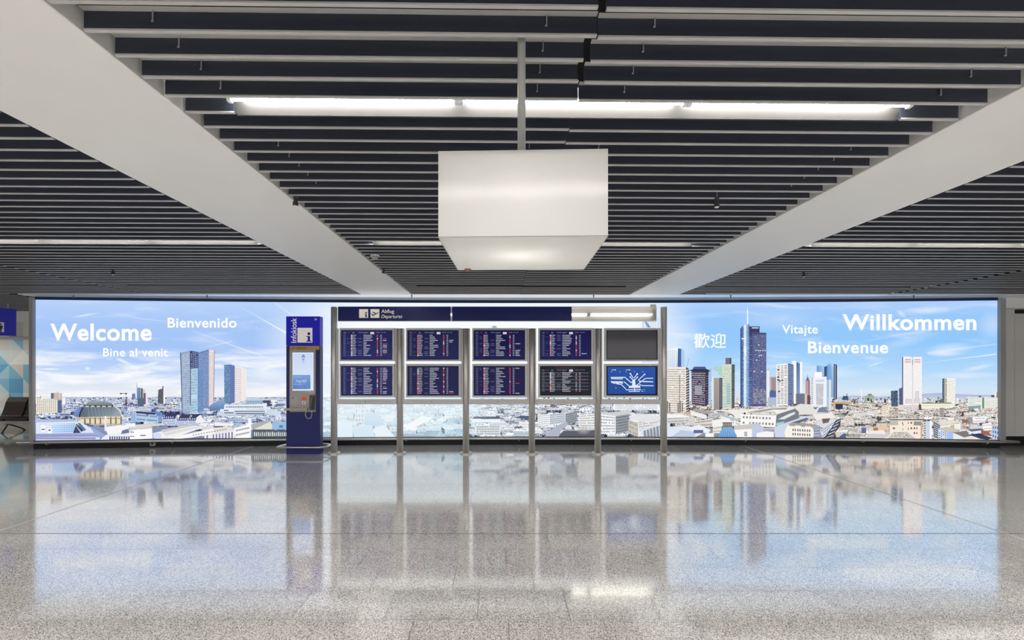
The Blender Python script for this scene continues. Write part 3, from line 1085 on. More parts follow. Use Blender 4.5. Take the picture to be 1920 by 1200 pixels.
for i in range(64):
    pr.poly([(69 + i * 1.8, 814.5), (69.8 + i * 1.8, 814.4), (68.9 + i * 1.8, 818.5), (68.1 + i * 1.8, 818.6)], (110, 116, 168), N1 + 4)
    pr.poly([(68.5 + i * 1.75, 820.3), (69.5 + i * 1.75, 820.2), (69 + i * 1.75, 823), (68.1 + i * 1.75, 823)], (66, 72, 116), N1 + 4)
pr.poly([(166, 796), (172, 800), (206, 820), (184, 820)], (150, 172, 216), N1 + 3)
pr.poly([(196, 800), (246, 796), (246, 812), (206, 820)], (244, 246, 250), N1 + 3)
pr.poly([(200, 815), (246, 808), (246, 828), (188, 828)], (232, 238, 248), N1 + 4)
for i in range(9):
    pr.rect(206 + i * 4.4, 818, 208.6 + i * 4.4, 824, (86, 92, 120), N1 + 5)
pr.poly([(230, 807), (244, 803), (244, 811), (228, 814)], (110, 120, 160), N1 + 5)
pr.rect(197, 780, 200.5, 808, (236, 236, 238), N1 + 5)
# light blue office, slate roofs
pr.poly([(256, 771), (300, 772), (305, 775), (305, 780), (256, 778)], (104, 136, 196), N1 + 1)
pr.poly([(246, 776), (256, 776), (256, 792), (246, 788)], (150, 184, 226), N1 + 1)
G([(255, 773.5), (297, 777), (297, 793), (255, 790)], (176, 204, 234), (60, 68, 96), 14, 2, .5, .36, N1 + 1, 14, .04)
pr.poly([(256, 771.5), (292, 774.5), (292, 777.5), (256, 774.5)], (58, 44, 66), N1 + 3)
pr.poly([(297, 776), (305, 773), (305, 790), (297, 793)], (130, 160, 206), N1 + 1)
for x0, x1, yt in ((305, 334, 774), (332, 358, 777), (354, 376, 777)):
    G([(x0, yt + 10), (x1 - 4, yt + 9), (x1 - 4, yt + 22), (x0, yt + 22)], (200, 212, 238), (92, 104, 150), 8, 3, .45, .5, N1, 16)
    pr.poly([(x0, yt + 11), (x0 + 9, yt), (x1, yt + .5), (x1 - 5, yt + 11)], [(70, 74, 112), (52, 56, 92), (48, 52, 88), (64, 68, 106)], N1 + 2)
    for i in range(5):
        pr.rect(x0 + 3 + i * 4, yt + 7, x0 + 4.8 + i * 4, yt + 9.6, (214, 222, 240), N1 + 3)
pr.poly([(367, 793), (369, 783), (376, 777.5), (382, 785), (382, 792)], (240, 238, 240), N1 + 3)
# near white roofs
pr.poly([(236, 797), (306, 793), (310, 797), (240, 805)], (214, 214, 212), N1 + 3)
pr.rect(237, 794, 254.5, 800, (246, 247, 250), N1 + 4)
pr.poly([(243, 806), (286, 802.5), (287, 822), (245, 824)], (250, 250, 252), N1 + 6)
pr.poly([(240, 805), (284, 799), (287, 803), (243, 807.5)], (206, 206, 208), N1 + 6)
for a in ((245, 809, 249), (249.6, 809.5, 252), (245, 817, 249), (250, 817.5, 252.4), (264, 815.5, 274)):
    pr.rect(a[0], a[1], a[2], a[1] + 1.6, (60, 60, 76), N1 + 7)
pr.poly([(287, 812), (356, 796.5), (384, 800), (324, 822), (290, 822)], (240, 240, 240), N1 + 5)
pr.poly([(303, 806), (358, 796), (366, 798), (306, 811)], (206, 204, 202), N1 + 6)
pr.poly([(306, 812), (372, 799), (376, 801), (312, 817)], (222, 220, 220), N1 + 6)
pr.poly([(316, 821), (400, 803), (404, 812), (330, 826)], (248, 247, 246), N1 + 7)
pr.rect(288, 812, 303, 821, (212, 222, 244), N1 + 6)
for i in range(13):
    pr.rect(362 + i * 5, 815 - i * .9, 365 + i * 5, 816.2 - i * .9, (70, 66, 66), N1 + 8)
pr.poly([(380, 803), (430, 800), (442, 805), (380, 818)], (228, 224, 216), N1 + 6)
G([(384, 815), (441, 806), (441, 824), (384, 824)], (236, 236, 244), (110, 112, 140), 9, 1, .4, .7, N1 + 7, 20)
pr.rect(403, 791, 432, 798.5, (238, 240, 246), N1 + 6)
pr.poly([(402, 791), (412, 789), (434, 792), (432, 794)], (190, 194, 196), N1 + 7)
pr.poly([(439, 803), (471, 795), (471, 826), (442, 826)], (250, 250, 252), N1 + 8)
for r in range(2):
    for i in range(9):
        x = 443 + i * 2.9
        y = 805.5 + r * 8.5 - i * .62
        pr.poly([(x, y), (x + 1.4, y - .3), (x + 1.4, y + 3.3), (x, y + 3.6)], (70, 72, 92), N1 + 9)
pr.rect(466, 785, 471.5, 796, (252, 250, 250), N1 + 8)
pr.poly([(471, 796), (508, 786), (512, 790), (474, 806)], (176, 176, 176), N1 + 7)
pr.poly([(474, 806), (508, 790), (514, 806)], (226, 224, 214), N1 + 8)
pr.rect(511, 791, 560, 806, (152, 188, 224), N1 + 9)
pr.rect(524, 797, 531, 802, (92, 130, 180), N1 + 10)
pr.rect(474, 805, 560, 826, (84, 94, 104), N1 + 9)
for i in range(22):
    pr.rect(477 + i * 3.7, 809 + R.uniform(0, 2), 478.5 + i * 3.7 + R.uniform(0, .8), 817.5, (226, 228, 226), N1 + 10)

# ------- hazy middle seen under the board
CM = 30
town(560, 800, 780, 818, 'C', CM, 5.5, .95, 6.5, .12)
town(800, 930, 780, 818, 'C', CM, 5.0, 1.0, 6.0, .12)
town(880, 1080, 781, 822, 'D', CM, 4.8, .95, 5.5, .12)
town(1060, 1255, 779, 822, 'D', CM, 5.0, .95, 6.0, .14)
C2 = 48
G([(665, 757), (684, 757), (683, 793), (666, 793)], (222, 232, 240), (150, 170, 188), 3, 4, .35, .6, C2, 10)
pr.poly([(664, 760), (668, 752), (681, 752), (685, 760)], (206, 216, 224), C2 + 2)
pr.poly([(684, 774), (708, 774), (722, 796), (700, 800), (684, 796)], (196, 220, 238), C2 + 1)
pr.poly([(634, 792), (660, 792), (662, 828), (630, 828)], (226, 240, 250), C2 + 2)
pr.poly([(662, 800), (696, 796), (704, 828), (664, 828)], (214, 232, 244), C2 + 2)
pr.poly([(702, 802), (722, 798), (742, 828), (704, 828)], (232, 242, 249), C2 + 3)
pr.poly([(756, 800), (790, 780), (812, 782), (800, 790), (770, 806)], (246, 250, 252), C2)
pr.poly([(884, 786), (890, 781), (938, 781), (938, 786)], (96, 106, 128), C2)
pr.rect(884, 785, 938, 791, (240, 244, 248), C2)
G([(892, 798), (938, 797), (938, 816), (892, 816)], (222, 226, 230), (120, 126, 136), 14, 4, .5, .5, C2, 20)
pr.poly([(968, 784), (976, 779), (1000, 780), (1000, 786)], (88, 98, 120), C2)
G([(1008, 778), (1030, 776), (1030, 796), (1008, 798)], (246, 248, 250), (130, 140, 158), 8, 5, .5, .5, C2, 18)
G([(1030, 776), (1060, 774), (1060, 792), (1030, 797)], (214, 222, 232), (96, 106, 130), 12, 5, .55, .5, C2, 18)
G([(1060, 775), (1082, 771), (1082, 790), (1060, 797)], (156, 162, 172), (90, 96, 112), 8, 5, .55, .5, C2, 18)
G([(1085, 778), (1122, 774), (1122, 802), (1085, 800)], (240, 240, 238), (120, 124, 136), 14, 5, .5, .5, C2, 18)
G([(1122, 776), (1154, 780), (1154, 812), (1122, 814)], (246, 247, 248), (110, 116, 130), 10, 6, .5, .5, C2 + 1, 18)
G([(1154, 780), (1180, 776), (1180, 808), (1154, 814)], (150, 156, 164), (88, 92, 104), 9, 6, .55, .5, C2 + 1, 18)
pr.poly([(1120, 775), (1178, 770), (1182, 776), (1154, 780)], (206, 208, 212), C2 + 2)
pr.poly([(1178, 781), (1200, 777), (1240, 780), (1250, 786), (1214, 792), (1184, 787)], (226, 228, 232), C2 + 3)
G([(1178, 786), (1196, 793), (1196, 820), (1178, 812)], (206, 200, 192), (130, 124, 122), 7, 3, .4, .6, C2 + 3, 18)
G([(1196, 793), (1246, 788), (1246, 796), (1196, 803)], (236, 234, 230), (120, 116, 118), 20, 2, .5, .5, C2 + 3, 18)
pr.poly([(1200, 806), (1240, 790), (1256, 792), (1256, 828), (1204, 828)], (222, 226, 234), C2 + 4)
for i in range(7):
    pr.poly([(1206 + i * 6, 808 - i * 2), (1210 + i * 6, 806 - i * 2), (1212 + i * 6, 820), (1207 + i * 6, 821)], (140, 146, 158), C2 + 5)
pr.poly([(1020, 828), (1040, 800), (1062, 790), (1066, 796), (1052, 806), (1048, 828)], (176, 182, 198), C2 + 4)
pr.poly([(1046, 828), (1056, 808), (1128, 806), (1120, 828)], (92, 94, 108), C2 + 2)
pr.blob(1094, 806, 16, 10, 0, .85, (176, 172, 168), C2 + 4)
# tower tops seen in the gap above the screens
pr.rect(1204, 596, 1236, 680, (206, 222, 240), LM)
for i in range(6):
    pr.rect(1208 + i * 4.5, 598, 1210 + i * 4.5, 680, (236, 242, 250), LM + 1)
pr.poly([(1208, 603), (1212, 603), (1220, 614), (1214, 614)], (120, 150, 190), LM + 2)
pr.blob(927, 613, 7, 3.2, 0, .9, (96, 120, 150), LM)
G([(1150, 758), (1236, 758), (1236, 768), (1150, 768)], (244, 246, 248), (140, 146, 160), 30, 3, .5, .5, LM, 16)

# ------- haze over the middle
for a in ((700, 766, 150, 40, .34), (800, 772, 130, 36, .26), (620, 760, 90, 46, .36), (900, 763, 120, 18, .3), (560, 770, 60, 40, .22)):
    pr.blob(a[0], a[1], a[2], a[3], 0, a[4], (240, 249, 253), C2 + 7, inner=.5)

# ------- right skyline
K = LM
pr.poly([(1250, 655), (1271, 652), (1277, 655), (1277, 696), (1250, 696)], [(236, 242, 250), (250, 252, 255), (206, 226, 250), (170, 200, 240), (226, 236, 246)], K)
for i in range(5):
    pr.rect(1252 + i * 4, 656, 1252.8 + i * 4, 694, (196, 210, 226), K + 1)
for i in range(9):
    pr.rect(1251, 658 + i * 4, 1270, 658.6 + i * 4, (204, 216, 230), K + 1)
pr.poly([(1271, 653), (1277, 654), (1277, 694), (1270, 694)], (66, 102, 156), K + 2)
pr.poly([(1277, 654), (1283, 656), (1283, 690), (1277, 694)], (170, 204, 246), K + 2)
G([(1250, 688), (1286, 688), (1286, 779), (1250, 777)], (240, 235, 226), (172, 162, 154), 9, 20, .92, .38, K + 3, 22, .08)
for i in range(9):
    pr.rect(1250 + i * 4, 752 + (i % 2) * 3, 1252.5 + i * 4, 774, (128, 118, 112), K + 5) if i in (0, 1, 5, 6, 7) else None
pr.rect(1273.5, 703, 1274.6, 776, (84, 78, 78), K + 5)
pr.poly([(1286, 688), (1292, 692), (1292, 780), (1286, 780)], (70, 64, 68), K + 3)
for i in range(17):
    pr.poly([(1286, 694 + i * 5), (1291.5, 692 + i * 5), (1291.5, 693.4 + i * 5), (1286, 696.6 + i * 5)], (214, 208, 204), K + 4)
pr.line(1286.5, 690, 1292, 672, .3, .5, (90, 110, 140), K)
# dark tower with the eaves
pr.poly([(1299, 690), (1302, 687.5), (1322, 687.5), (1326, 695), (1299, 695)], (76, 92, 136), K)
G([(1296.5, 696), (1323, 696), (1323, 761), (1297, 758)], (74, 62, 84), (226, 220, 230), 11, 15, .45, .42, K, 26, .05)
pr.rect(1302, 722, 1316, 740, (206, 206, 220), K + 2)
for i in range(7):
    pr.rect(1302 + i * 2.2, 722, 1302.7 + i * 2.2, 740, (96, 86, 108), K + 3)
for i in range(6):
    pr.rect(1302, 722 + i * 3.1, 1317, 722.9 + i * 3.1, (96, 86, 108), K + 3)
G([(1323, 696), (1328.5, 697), (1328, 758), (1323, 762)], (48, 44, 66), (150, 140, 160), 3, 13, .5, .3, K, 20, .2)
pr.poly([(1292, 694.5), (1300, 692), (1326, 692), (1332, 696), (1326, 698), (1298, 696.5)], (46, 50, 80), K + 2)
G([(1328, 690), (1334, 688), (1333.5, 757), (1328, 757)], (182, 210, 238), (132, 166, 208), 2, 10, .4, .8, K, 14)
# green glass tower, grey slab
G([(1336, 690), (1342, 686), (1354, 686), (1354, 709), (1336, 709)] [:4], (182, 218, 206), (150, 190, 184), 5, 5, .5, .4, K, 16)
pr.rect(1335, 706, 1338.5, 768, (226, 232, 234), K)
pr.rect(1338, 708.5, 1349, 768, (170, 160, 154), K + 1, (150, 144, 140))
pr.rect(1349, 708.5, 1354.5, 766, (54, 56, 74), K + 1)
pr.rect(1351, 710, 1352.2, 764, (150, 160, 176), K + 2)
pr.rect(1360, 671, 1371, 683, (118, 116, 120), K)
pr.rect(1368, 671, 1371, 683, (70, 70, 78), K + 1)
G([(1354, 684), (1371.5, 682.5), (1371.5, 766), (1354, 768)], (214, 222, 206), (156, 184, 180), 6, 18, .5, .5, K + 1, 24, .1)
pr.rect(1362, 720, 1369, 758, (150, 186, 192), K + 3)
for i in range(8):
    pr.rect(1361, 722 + i * 4.6, 1370, 722.8 + i * 4.6, (226, 232, 220), K + 4)
G([(1371.5, 683), (1377.5, 683.5), (1377, 765), (1371.5, 766)], (74, 84, 86), (130, 140, 140), 2, 18, .4, .4, K + 1, 14)
# tall round tower with antenna and slab
pr.rect(1400.6, 581, 1402.4, 612, (252, 253, 255), K)
pr.rect(1401, 575, 1401.8, 584, (236, 242, 250), K)
xs = [1388, 1390, 1393, 1395, 1397, 1399, 1402, 1405]
cs = [(50, 66, 108), (70, 96, 146), (100, 130, 178), (206, 226, 248), (246, 251, 255), (176, 204, 238), (122, 154, 200), (80, 104, 158)]
yt = [616.5, 613.5, 611, 609.8, 609, 608.4, 608, 608]
for i in range(7):
    pr.poly([(xs[i], yt[i]), (xs[i + 1], yt[i + 1]), (xs[i + 1], 762), (xs[i], 762)], [cs[i], cs[i + 1], cs[i + 1], cs[i]], K)
for j in range(46):
    y = 616 + j * 3.15
    for i in range(7):
        if i in (3,) or R.random() < .25:
            continue
        dk = rc([(58, 82, 140), (84, 116, 180), (40, 58, 104)], 12) if i < 3 else rc([(140, 172, 222), (170, 198, 238), (120, 150, 205)], 14)
        pr.rect(xs[i] + .3, y, xs[i + 1] - .3, y + 1.3, dk, K + 1)
pr.rect(1390, 634, 1395, 636, (250, 252, 255), K + 2)
pr.blob(1397, 657, 3.4, 12, 0, .9, (255, 255, 255), K + 2)
pr.rect(1405, 612, 1424, 630, (60, 58, 104), K)
pr.rect(1405, 612, 1410, 762, (54, 54, 98), K + 1, (84, 106, 146))
for j in range(30):
    pr.rect(1405.6, 630 + j * 4.3, 1409.4, 631.3 + j * 4.3, rc([(120, 140, 190), (84, 100, 150)]), K + 2)
x = 1409.5
for w_ in (1.9, 1.2, 1.4, 1.1, 1.5, 1.1, 1.0, 1.2):
    pr.rect(x, 613.6, x + w_ * .8, 616.0, (244, 246, 252), K + 3)
    x += w_ * 1.25
G([(1410, 623), (1436.5, 624), (1436.5, 762), (1410, 762)], (84, 90, 134), (122, 132, 174), 13, 47, .58, .45, K + 3, 26, .08, alt=(176, 184, 212))
for (a, y) in ((1416, 656), (1420, 656), (1424, 656.6), (1429, 656.6), (1433, 656.3), (1422, 666), (1426, 666), (1417, 674.5), (1413, 696), (1427, 696), (1421, 646)):
    pr.rect(a, y, a + 2.6, y + 1.4, (246, 248, 255), K + 5)
for i in range(13):
    pr.rect(1411 + i * 2, 624.5, 1412.2 + i * 2, 626, (44, 46, 80), K + 5)
for j in range(9):
    for i in range(11):
        if R.random() < .8:
            pr.rect(1411.5 + i * 2.25, 730 + j * 3.1, 1412.8 + i * 2.25, 731.8 + j * 3.1, rc([(206, 198, 190), (176, 170, 172), (150, 146, 156)], 16), K + 6)
# group right of it
pr.rect(1437.5, 695, 1442.5, 745, (240, 238, 240), K)
pr.rect(1439.5, 692, 1440.3, 700, (160, 156, 166), K)
pr.rect(1443, 706.5, 1455, 748, (186, 170, 172), K, (200, 188, 186))
pr.rect(1446, 708, 1455, 740, (158, 144, 148), K + 1)
pr.poly([(1442.5, 735), (1446, 730.5), (1455, 734), (1455, 748), (1442.5, 748)], (84, 104, 158), K + 2)
pr.rect(1440, 745, 1456, 760, (176, 190, 214), K + 2)
G([(1455.5, 683.5), (1477, 681), (1477, 760), (1455.5, 760)], (248, 245, 240), (140, 144, 156), 3, 24, .76, .45, K + 3, 30, .06)
for (a, y) in ((1457, 692), (1457, 706), (1457, 711), (1460, 713), (1465, 712), (1459, 733)):
    pr.rect(a, y, a + 3.4, y + 2.6, (50, 50, 62), K + 5)
G([(1477, 681), (1487.5, 684), (1487.5, 757), (1477, 760)], (84, 104, 146), (196, 208, 228), 3, 22, .6, .28, K + 3, 18, .12)
pr.poly([(1484, 678), (1489, 676), (1493, 678), (1493, 757), (1488, 757), (1488, 686)], (250, 248, 244), K + 2)
pr.poly([(1493, 678.5), (1499.5, 682), (1499.5, 738), (1493, 738)], [(72, 96, 150), (96, 124, 176), (140, 162, 204), (120, 144, 190)], K + 2)
pr.rect(1499.5, 678.5, 1504, 736, (246, 246, 246), K + 1)
G([(1492, 738), (1508.5, 738), (1508.5, 758), (1492, 758)], (104, 110, 132), (136, 142, 160), 6, 6, .5, .4, K + 4, 10)
pr.rect(1508.5, 739, 1513, 758, (226, 196, 178), K + 4)
pr.rect(1513, 741, 1519, 758, (92, 86, 102), K + 4)
pr.rect(1509.8, 714, 1518.2, 742, (196, 158, 156), K + 2)
pr.rect(1515, 714, 1518.2, 742, (156, 120, 128), K + 3)
pr.poly([(1510.5, 714), (1514, 705), (1517.6, 714)], (120, 104, 126), K + 3)
pr.rect(1513.6, 703, 1514.3, 707, (90, 90, 110), K + 3)
# glass twin towers behind a white one
pr.poly([(1531, 685.5), (1546, 685.5), (1546, 720), (1531, 720)], [(106, 158, 214), (176, 208, 244), (150, 190, 236), (110, 156, 214)], K)
pr.poly([(1545, 688), (1550, 686), (1550, 750), (1545, 750)], (64, 80, 112), K + 1)
pr.poly([(1550, 686), (1555, 681.5), (1563, 681), (1563, 745), (1550, 745)], [(96, 146, 206), (126, 176, 228), (196, 224, 250), (150, 186, 230), (120, 160, 216)], K + 1)
pr.poly([(1563, 682), (1569, 684), (1569, 749), (1563, 749)], (46, 54, 76), K + 1)
pr.rect(1565, 684, 1566.2, 748, (190, 206, 226), K + 2)
for j in range(18):
    pr.rect(1550.5, 688 + j * 3.2, 1562.5, 688.5 + j * 3.2, (86, 130, 190), K + 2)
pr.rect(1527, 697.5, 1541, 708, (250, 250, 252), K + 2)
pr.poly([(1520, 708), (1549.5, 706), (1549.5, 763), (1520, 762)], (240, 243, 248), K + 3)
G([(1529, 719), (1544, 719), (1543, 760), (1530, 760)], (216, 216, 222), (140, 140, 152), 7, 13, .55, .5, K + 4, 26, .1)
for j in range(15):
    pr.rect(1520.5, 708.5 + j * 3.4, 1524.5, 709.8 + j * 3.4, (140, 132, 134), K + 4)
pr.poly([(1528, 712), (1546, 711), (1545, 716), (1529, 717)], (206, 220, 238), K + 4)
pr.rect(1549.5, 712, 1555, 764, (172, 202, 232), K + 2)
pr.rect(1554, 712, 1558, 772, (226, 230, 224), K + 3)
# right half of the right panel
pr.rect(1580, 742.5, 1590, 750, (60, 86, 110), K)
pr.rect(1587, 738, 1588.2, 744, (60, 70, 90), K)
pr.poly([(1614, 750), (1614.6, 728), (1615.4, 728), (1616, 750)], (248, 246, 244), K)
G([(1622, 742), (1638, 741), (1640, 757), (1620, 757)], (150, 168, 152), (190, 200, 190), 8, 6, .5, .4, K, 20, .2)
pr.rect(1627, 738.5, 1634, 743, (120, 130, 126), K)
G([(1670, 733), (1683, 732), (1683, 762), (1671, 762)], (60, 78, 100), (130, 158, 186), 5, 10, .5, .45, K, 30, .15)
G([(1685, 729), (1692, 726), (1692, 760), (1686, 760)], (70, 86, 124), (120, 140, 176), 3, 11, .5, .4, K, 20)
pr.poly([(1691, 669.5), (1693.5, 668.5), (1693.5, 760), (1691, 760)], (96, 96, 116), K + 2)
G([(1693, 668.5), (1709.5, 669.5), (1709.5, 760), (1693, 760)], (250, 249, 250), (222, 208, 212), 8, 40, .5, .5, K + 2, 8, .04)
G([(1712, 669.5), (1728, 669), (1728, 760), (1712, 760)], (251, 250, 250), (222, 208, 212), 8, 40, .5, .5, K + 2, 8, .04)
pr.rect(1709.5, 671, 1712, 760, (222, 216, 218), K + 2)
pr.rect(1710.2, 674, 1711.2, 684, (120, 112, 118), K + 4)
for i in range(2):
    for r in range(2):
        pr.rect(1696 + i * 18, 673.2 + r * 4.2, 1707.5 + i * 18, 675.8 + r * 4.2, (216, 184, 186), K + 4)
for a, y0 in ((1715, 734), (1697, 748), (1713, 748)):
    for j in range(6 if a == 1715 else 4):
        for i in range(4 if a == 1715 else 6):
            pr.rect(a + i * 2.1, y0 + j * 2.4, a + 1.2 + i * 2.1, y0 + 1.2 + j * 2.4, (150, 130, 132), K + 5)
G([(1766.5, 710.5), (1770, 709), (1770, 756), (1766.5, 755)], (50, 78, 96), (110, 150, 160), 2, 8, .4, .4, K + 2, 20)
G([(1769.5, 709), (1775.5, 709), (1775.5, 762), (1769.5, 758)], (206, 204, 190), (120, 116, 106), 2, 16, .5, .7, K + 2, 16)
G([(1775, 709), (1791, 710), (1790, 763), (1775, 762)], (252, 250, 242), (190, 178, 164), 7, 17, .5, .45, K + 3, 12, .03)
G([(1814, 744), (1841, 746), (1841, 770), (1814, 768)], (238, 242, 238), (190, 204, 196), 2, 8, .94, .4, K + 3, 12, .06)
pr.rect(1841, 746, 1845, 766, (112, 146, 120), K + 4)
G([(1845, 744), (1872, 746), (1872, 772), (1845, 770)], (244, 244, 238), (204, 206, 194), 2, 8, .94, .4, K + 3, 12, .06)
pr.rect(1835, 742, 1839, 744.5, (70, 80, 96), K + 3)
pr.rect(1858, 740.5, 1864, 745, (84, 96, 104), K + 3)
pr.rect(1864.5, 735, 1867, 745, (240, 240, 240), K + 3)
pr.rect(1868, 735, 1871.5, 826, (176, 132, 124), K + 3)
G([(1814, 762), (1838, 760), (1838, 772), (1816, 774)], (150, 166, 166), (110, 126, 130), 10, 4, .6, .4, K + 5, 12)
pr.poly([(1727, 756), (1783, 756), (1786, 765), (1727, 766)], (246, 242, 222), K + 5)
pr.poly([(1729, 754.5), (1781, 754.5), (1786, 757), (1727, 757)], (150, 150, 136), K + 6)
for i in range(22):
    pr.rect(1730 + i * 2.3, 760.2, 1731.2 + i * 2.3, 761.4, (176, 166, 146), K + 7)
G([(1685, 759), (1724, 758.5), (1724, 770), (1685, 774)], (240, 226, 222), (196, 160, 160), 18, 4, .5, .5, K + 5, 14)
pr.poly([(1722, 760), (1724, 756), (1727, 760), (1727, 768), (1722, 768)], (90, 80, 76), K + 7)
for i in range(40):
    x = R.uniform(1560, 1870)
    pr.rect(x, 746 + R.uniform(0, 8), x + R.uniform(1, 5), 755, rc(PAL['R']['wall'] + PAL['R']['dark']), K + 1)
pr.rect(1562, 753, 1600, 757, (206, 176, 130), K + 6)
pr.rect(1562, 750, 1566, 776, (200, 182, 156), K + 6)
pr.rect(1566, 756, 1580, 775, (56, 56, 86), K + 5)
pr.rect(1595, 751, 1604, 757, (120, 88, 84), K + 5)

R2 = 32
town(1250, 1390, 780, 800, 'R', R2, 4.4, .95, 5.2, .18)
town(1390, 1560, 772, 800, 'R', R2 - 2, 4.4, .95, 5.2, .18)
town(1556, 1871, 771, 828, 'R', R2 - 4, 3.3, 1.0, 4.2, .13)
S = 56
# terraces and roofs below the towers
pr.poly([(1378, 774), (1440, 764), (1486, 762), (1492, 770), (1440, 782), (1384, 784)], (232, 230, 226), S - 4)
pr.poly([(1400, 773), (1442, 766), (1476, 764), (1472, 769), (1436, 772), (1404, 777)], (160, 154, 150), S - 3)
pr.poly([(1410, 775), (1450, 768), (1478, 768), (1450, 776)], (244, 240, 234), S - 2)
pr.poly([(1450, 779), (1490, 766), (1497, 772), (1497, 784), (1456, 800)], (120, 126, 136), S - 2)
pr.poly([(1458, 786), (1478, 776), (1490, 772), (1490, 776), (1470, 786)], (226, 230, 232), S - 1)
pr.poly([(1455, 793), (1470, 790), (1468, 797), (1456, 799)], (150, 214, 206), S - 1)
pr.poly([(1488, 762), (1500, 757), (1520, 759), (1530, 772), (1528, 778), (1498, 776)], (228, 228, 224), S - 3)
for i in range(9):
    pr.line(1490 + i * 4, 760, 1499 + i * 3.4, 776, .25, .25, (176, 176, 176), S - 2, .8, .8)
arc = [(1528 + 12 + 13 * math.cos(t), 775 - 13 * math.sin(t) * 1.0) for t in [math.pi * i / 10 for i in range(11)]]
pr.poly(arc, [(150, 156, 172)] * 5 + [(228, 230, 236)] * 6, S - 2)
pr.poly([(1531, 773), (1535, 765), (1541, 763), (1548, 766), (1552, 772)], (122, 132, 154), S - 1)
pr.poly([(1522, 776), (1560, 774), (1566, 784), (1530, 788)], (240, 236, 228), S - 2)
G([(1250, 782), (1292, 778), (1292, 792), (1250, 794)], (214, 212, 214), (120, 118, 124), 14, 2, .5, .4, S - 4, 24)
pr.poly([(1250, 776), (1286, 779), (1294, 782), (1250, 784)], (246, 245, 246), S - 3)
pr.poly([(1295, 770), (1324, 778), (1324, 786), (1294, 778)], (240, 238, 236), S - 3)
pr.poly([(1300, 767), (1340, 772), (1328, 777), (1296, 770)], (170, 162, 154), S - 3)
G([(1328, 778), (1350, 774), (1350, 782), (1328, 786)], (196, 198, 208), (120, 124, 140), 8, 2, .5, .5, S - 3, 18)
pr.poly([(1352, 776), (1384, 786), (1384, 792), (1352, 784)], (170, 196, 200), S - 2)
G([(1352, 780), (1388, 792), (1388, 800), (1352, 790)], (246, 244, 242), (150, 148, 150), 12, 1, .5, .5, S - 2, 18)
pr.poly([(1360, 769), (1420, 766), (1390, 777), (1384, 784)], (238, 235, 230), S - 3)
G([(1300, 790), (1336, 784), (1336, 800), (1302, 800)], (226, 222, 214), (110, 104, 104), 16, 2, .5, .5, S - 2, 20)
G([(1388, 776), (1455, 779), (1453, 801), (1388, 798)], (250, 248, 244), (150, 146, 144), 10, 2, .55, .4, S, 24, .04)
pr.poly([(1390, 774), (1452, 771), (1456, 779), (1388, 777)], (206, 202, 196), S)
for i in range(14):
    pr.rect(1394 + i * 4, 773 + R.uniform(0, 2), 1396 + i * 4 + R.uniform(0, 2), 775 + R.uniform(0, 2), rc(PAL['R']['dark'] + PAL['R']['wall']), S + 2)
pr.poly([(1452, 800), (1474, 792), (1510, 780), (1522, 784), (1480, 800), (1476, 828), (1452, 828)], (206, 214, 234), S)
pr.poly([(1484, 792), (1512, 783), (1516, 786), (1490, 796)], (96, 106, 136), S + 1)
# foreground of the right part
pr.poly([(1250, 800), (1290, 798), (1318, 812), (1304, 828), (1250, 828)], (222, 230, 244), S)
pr.poly([(1258, 822), (1276, 806), (1306, 810), (1300, 820)], (190, 204, 226), S + 1)
pr.poly([(1290, 802), (1310, 796), (1332, 806), (1328, 812), (1304, 810)], (236, 240, 248), S + 1)
pr.rect(1300, 806, 1318, 812, (92, 108, 152), S + 2)
pr.rect(1322, 812, 1338, 820, (244, 246, 250), S + 2)
pr.poly([(1334, 788), (1360, 784), (1372, 790), (1352, 800), (1336, 800)], (244, 242, 238), S + 1)
G([(1336, 800), (1354, 797), (1350, 812), (1336, 812)], (240, 236, 230), (140, 134, 132), 7, 2, .5, .5, S + 1, 16)
G([(1354, 791.5), (1372, 791.5), (1371, 800.5), (1355, 800.5)], (120, 114, 114), (170, 164, 160), 4, 1, .5, .5, S + 4, 10)
n = 8
for i in range(n):
    a0, a1 = i / n, (i + 1) / n
    pr.poly([(1355 + 16 * a0, 800), (1355 + 16 * a1, 800), (1345 + 38 * a1, 828), (1345 + 38 * a0, 828)], [(150, 194, 236), (120, 172, 226), (96, 146, 212), (122, 174, 230)], S + 3)
    pr.line(1355 + 16 * a0, 800, 1345 + 38 * a0, 828, .3, .5, (60, 96, 150), S + 4)
pr.poly([(1376, 798), (1418, 794), (1424, 798), (1424, 806), (1376, 808)], (206, 200, 196), S + 2)
pr.poly([(1376, 806), (1410, 804), (1410, 828), (1380, 828)], (250, 248, 247), S + 3)
G([(1394, 809), (1401, 809), (1401, 818), (1394, 818)], (244, 242, 240), (110, 108, 110), 1, 3, .9, .5, S + 4, 10)
pr.poly([(1409, 797), (1420, 793), (1432, 802), (1432, 828), (1409, 828)], (196, 202, 226), S + 4)
G([(1430, 803), (1452, 802), (1452, 812), (1430, 812)], (206, 210, 224), (110, 114, 132), 9, 1, .5, .7, S + 4, 14)
pr.poly([(1418, 812), (1436, 808), (1450, 810), (1450, 828), (1418, 828)], (244, 244, 246), S + 5)
pr.poly([(1476, 796), (1484, 792), (1528, 796), (1524, 802), (1476, 798)], (166, 160, 154), S + 4)
pr.poly([(1470, 810), (1476, 796), (1523, 800), (1525, 812), (1524, 828), (1472, 828)], (248, 244, 236), S + 4)
for r in range(2):
    for i in range(8):
        x = 1485 + i * 4.1 + (i // 2) * .8
        y = 803.5 + r * 8 + i * .25
        pr.rect(x, y, x + 2.3, y + 4.4, (112, 104, 104), S + 5)
G([(1525, 800), (1537, 797), (1537, 828), (1524, 828)], (176, 184, 206), (96, 96, 116), 4, 5, .5, .5, S + 4, 18)
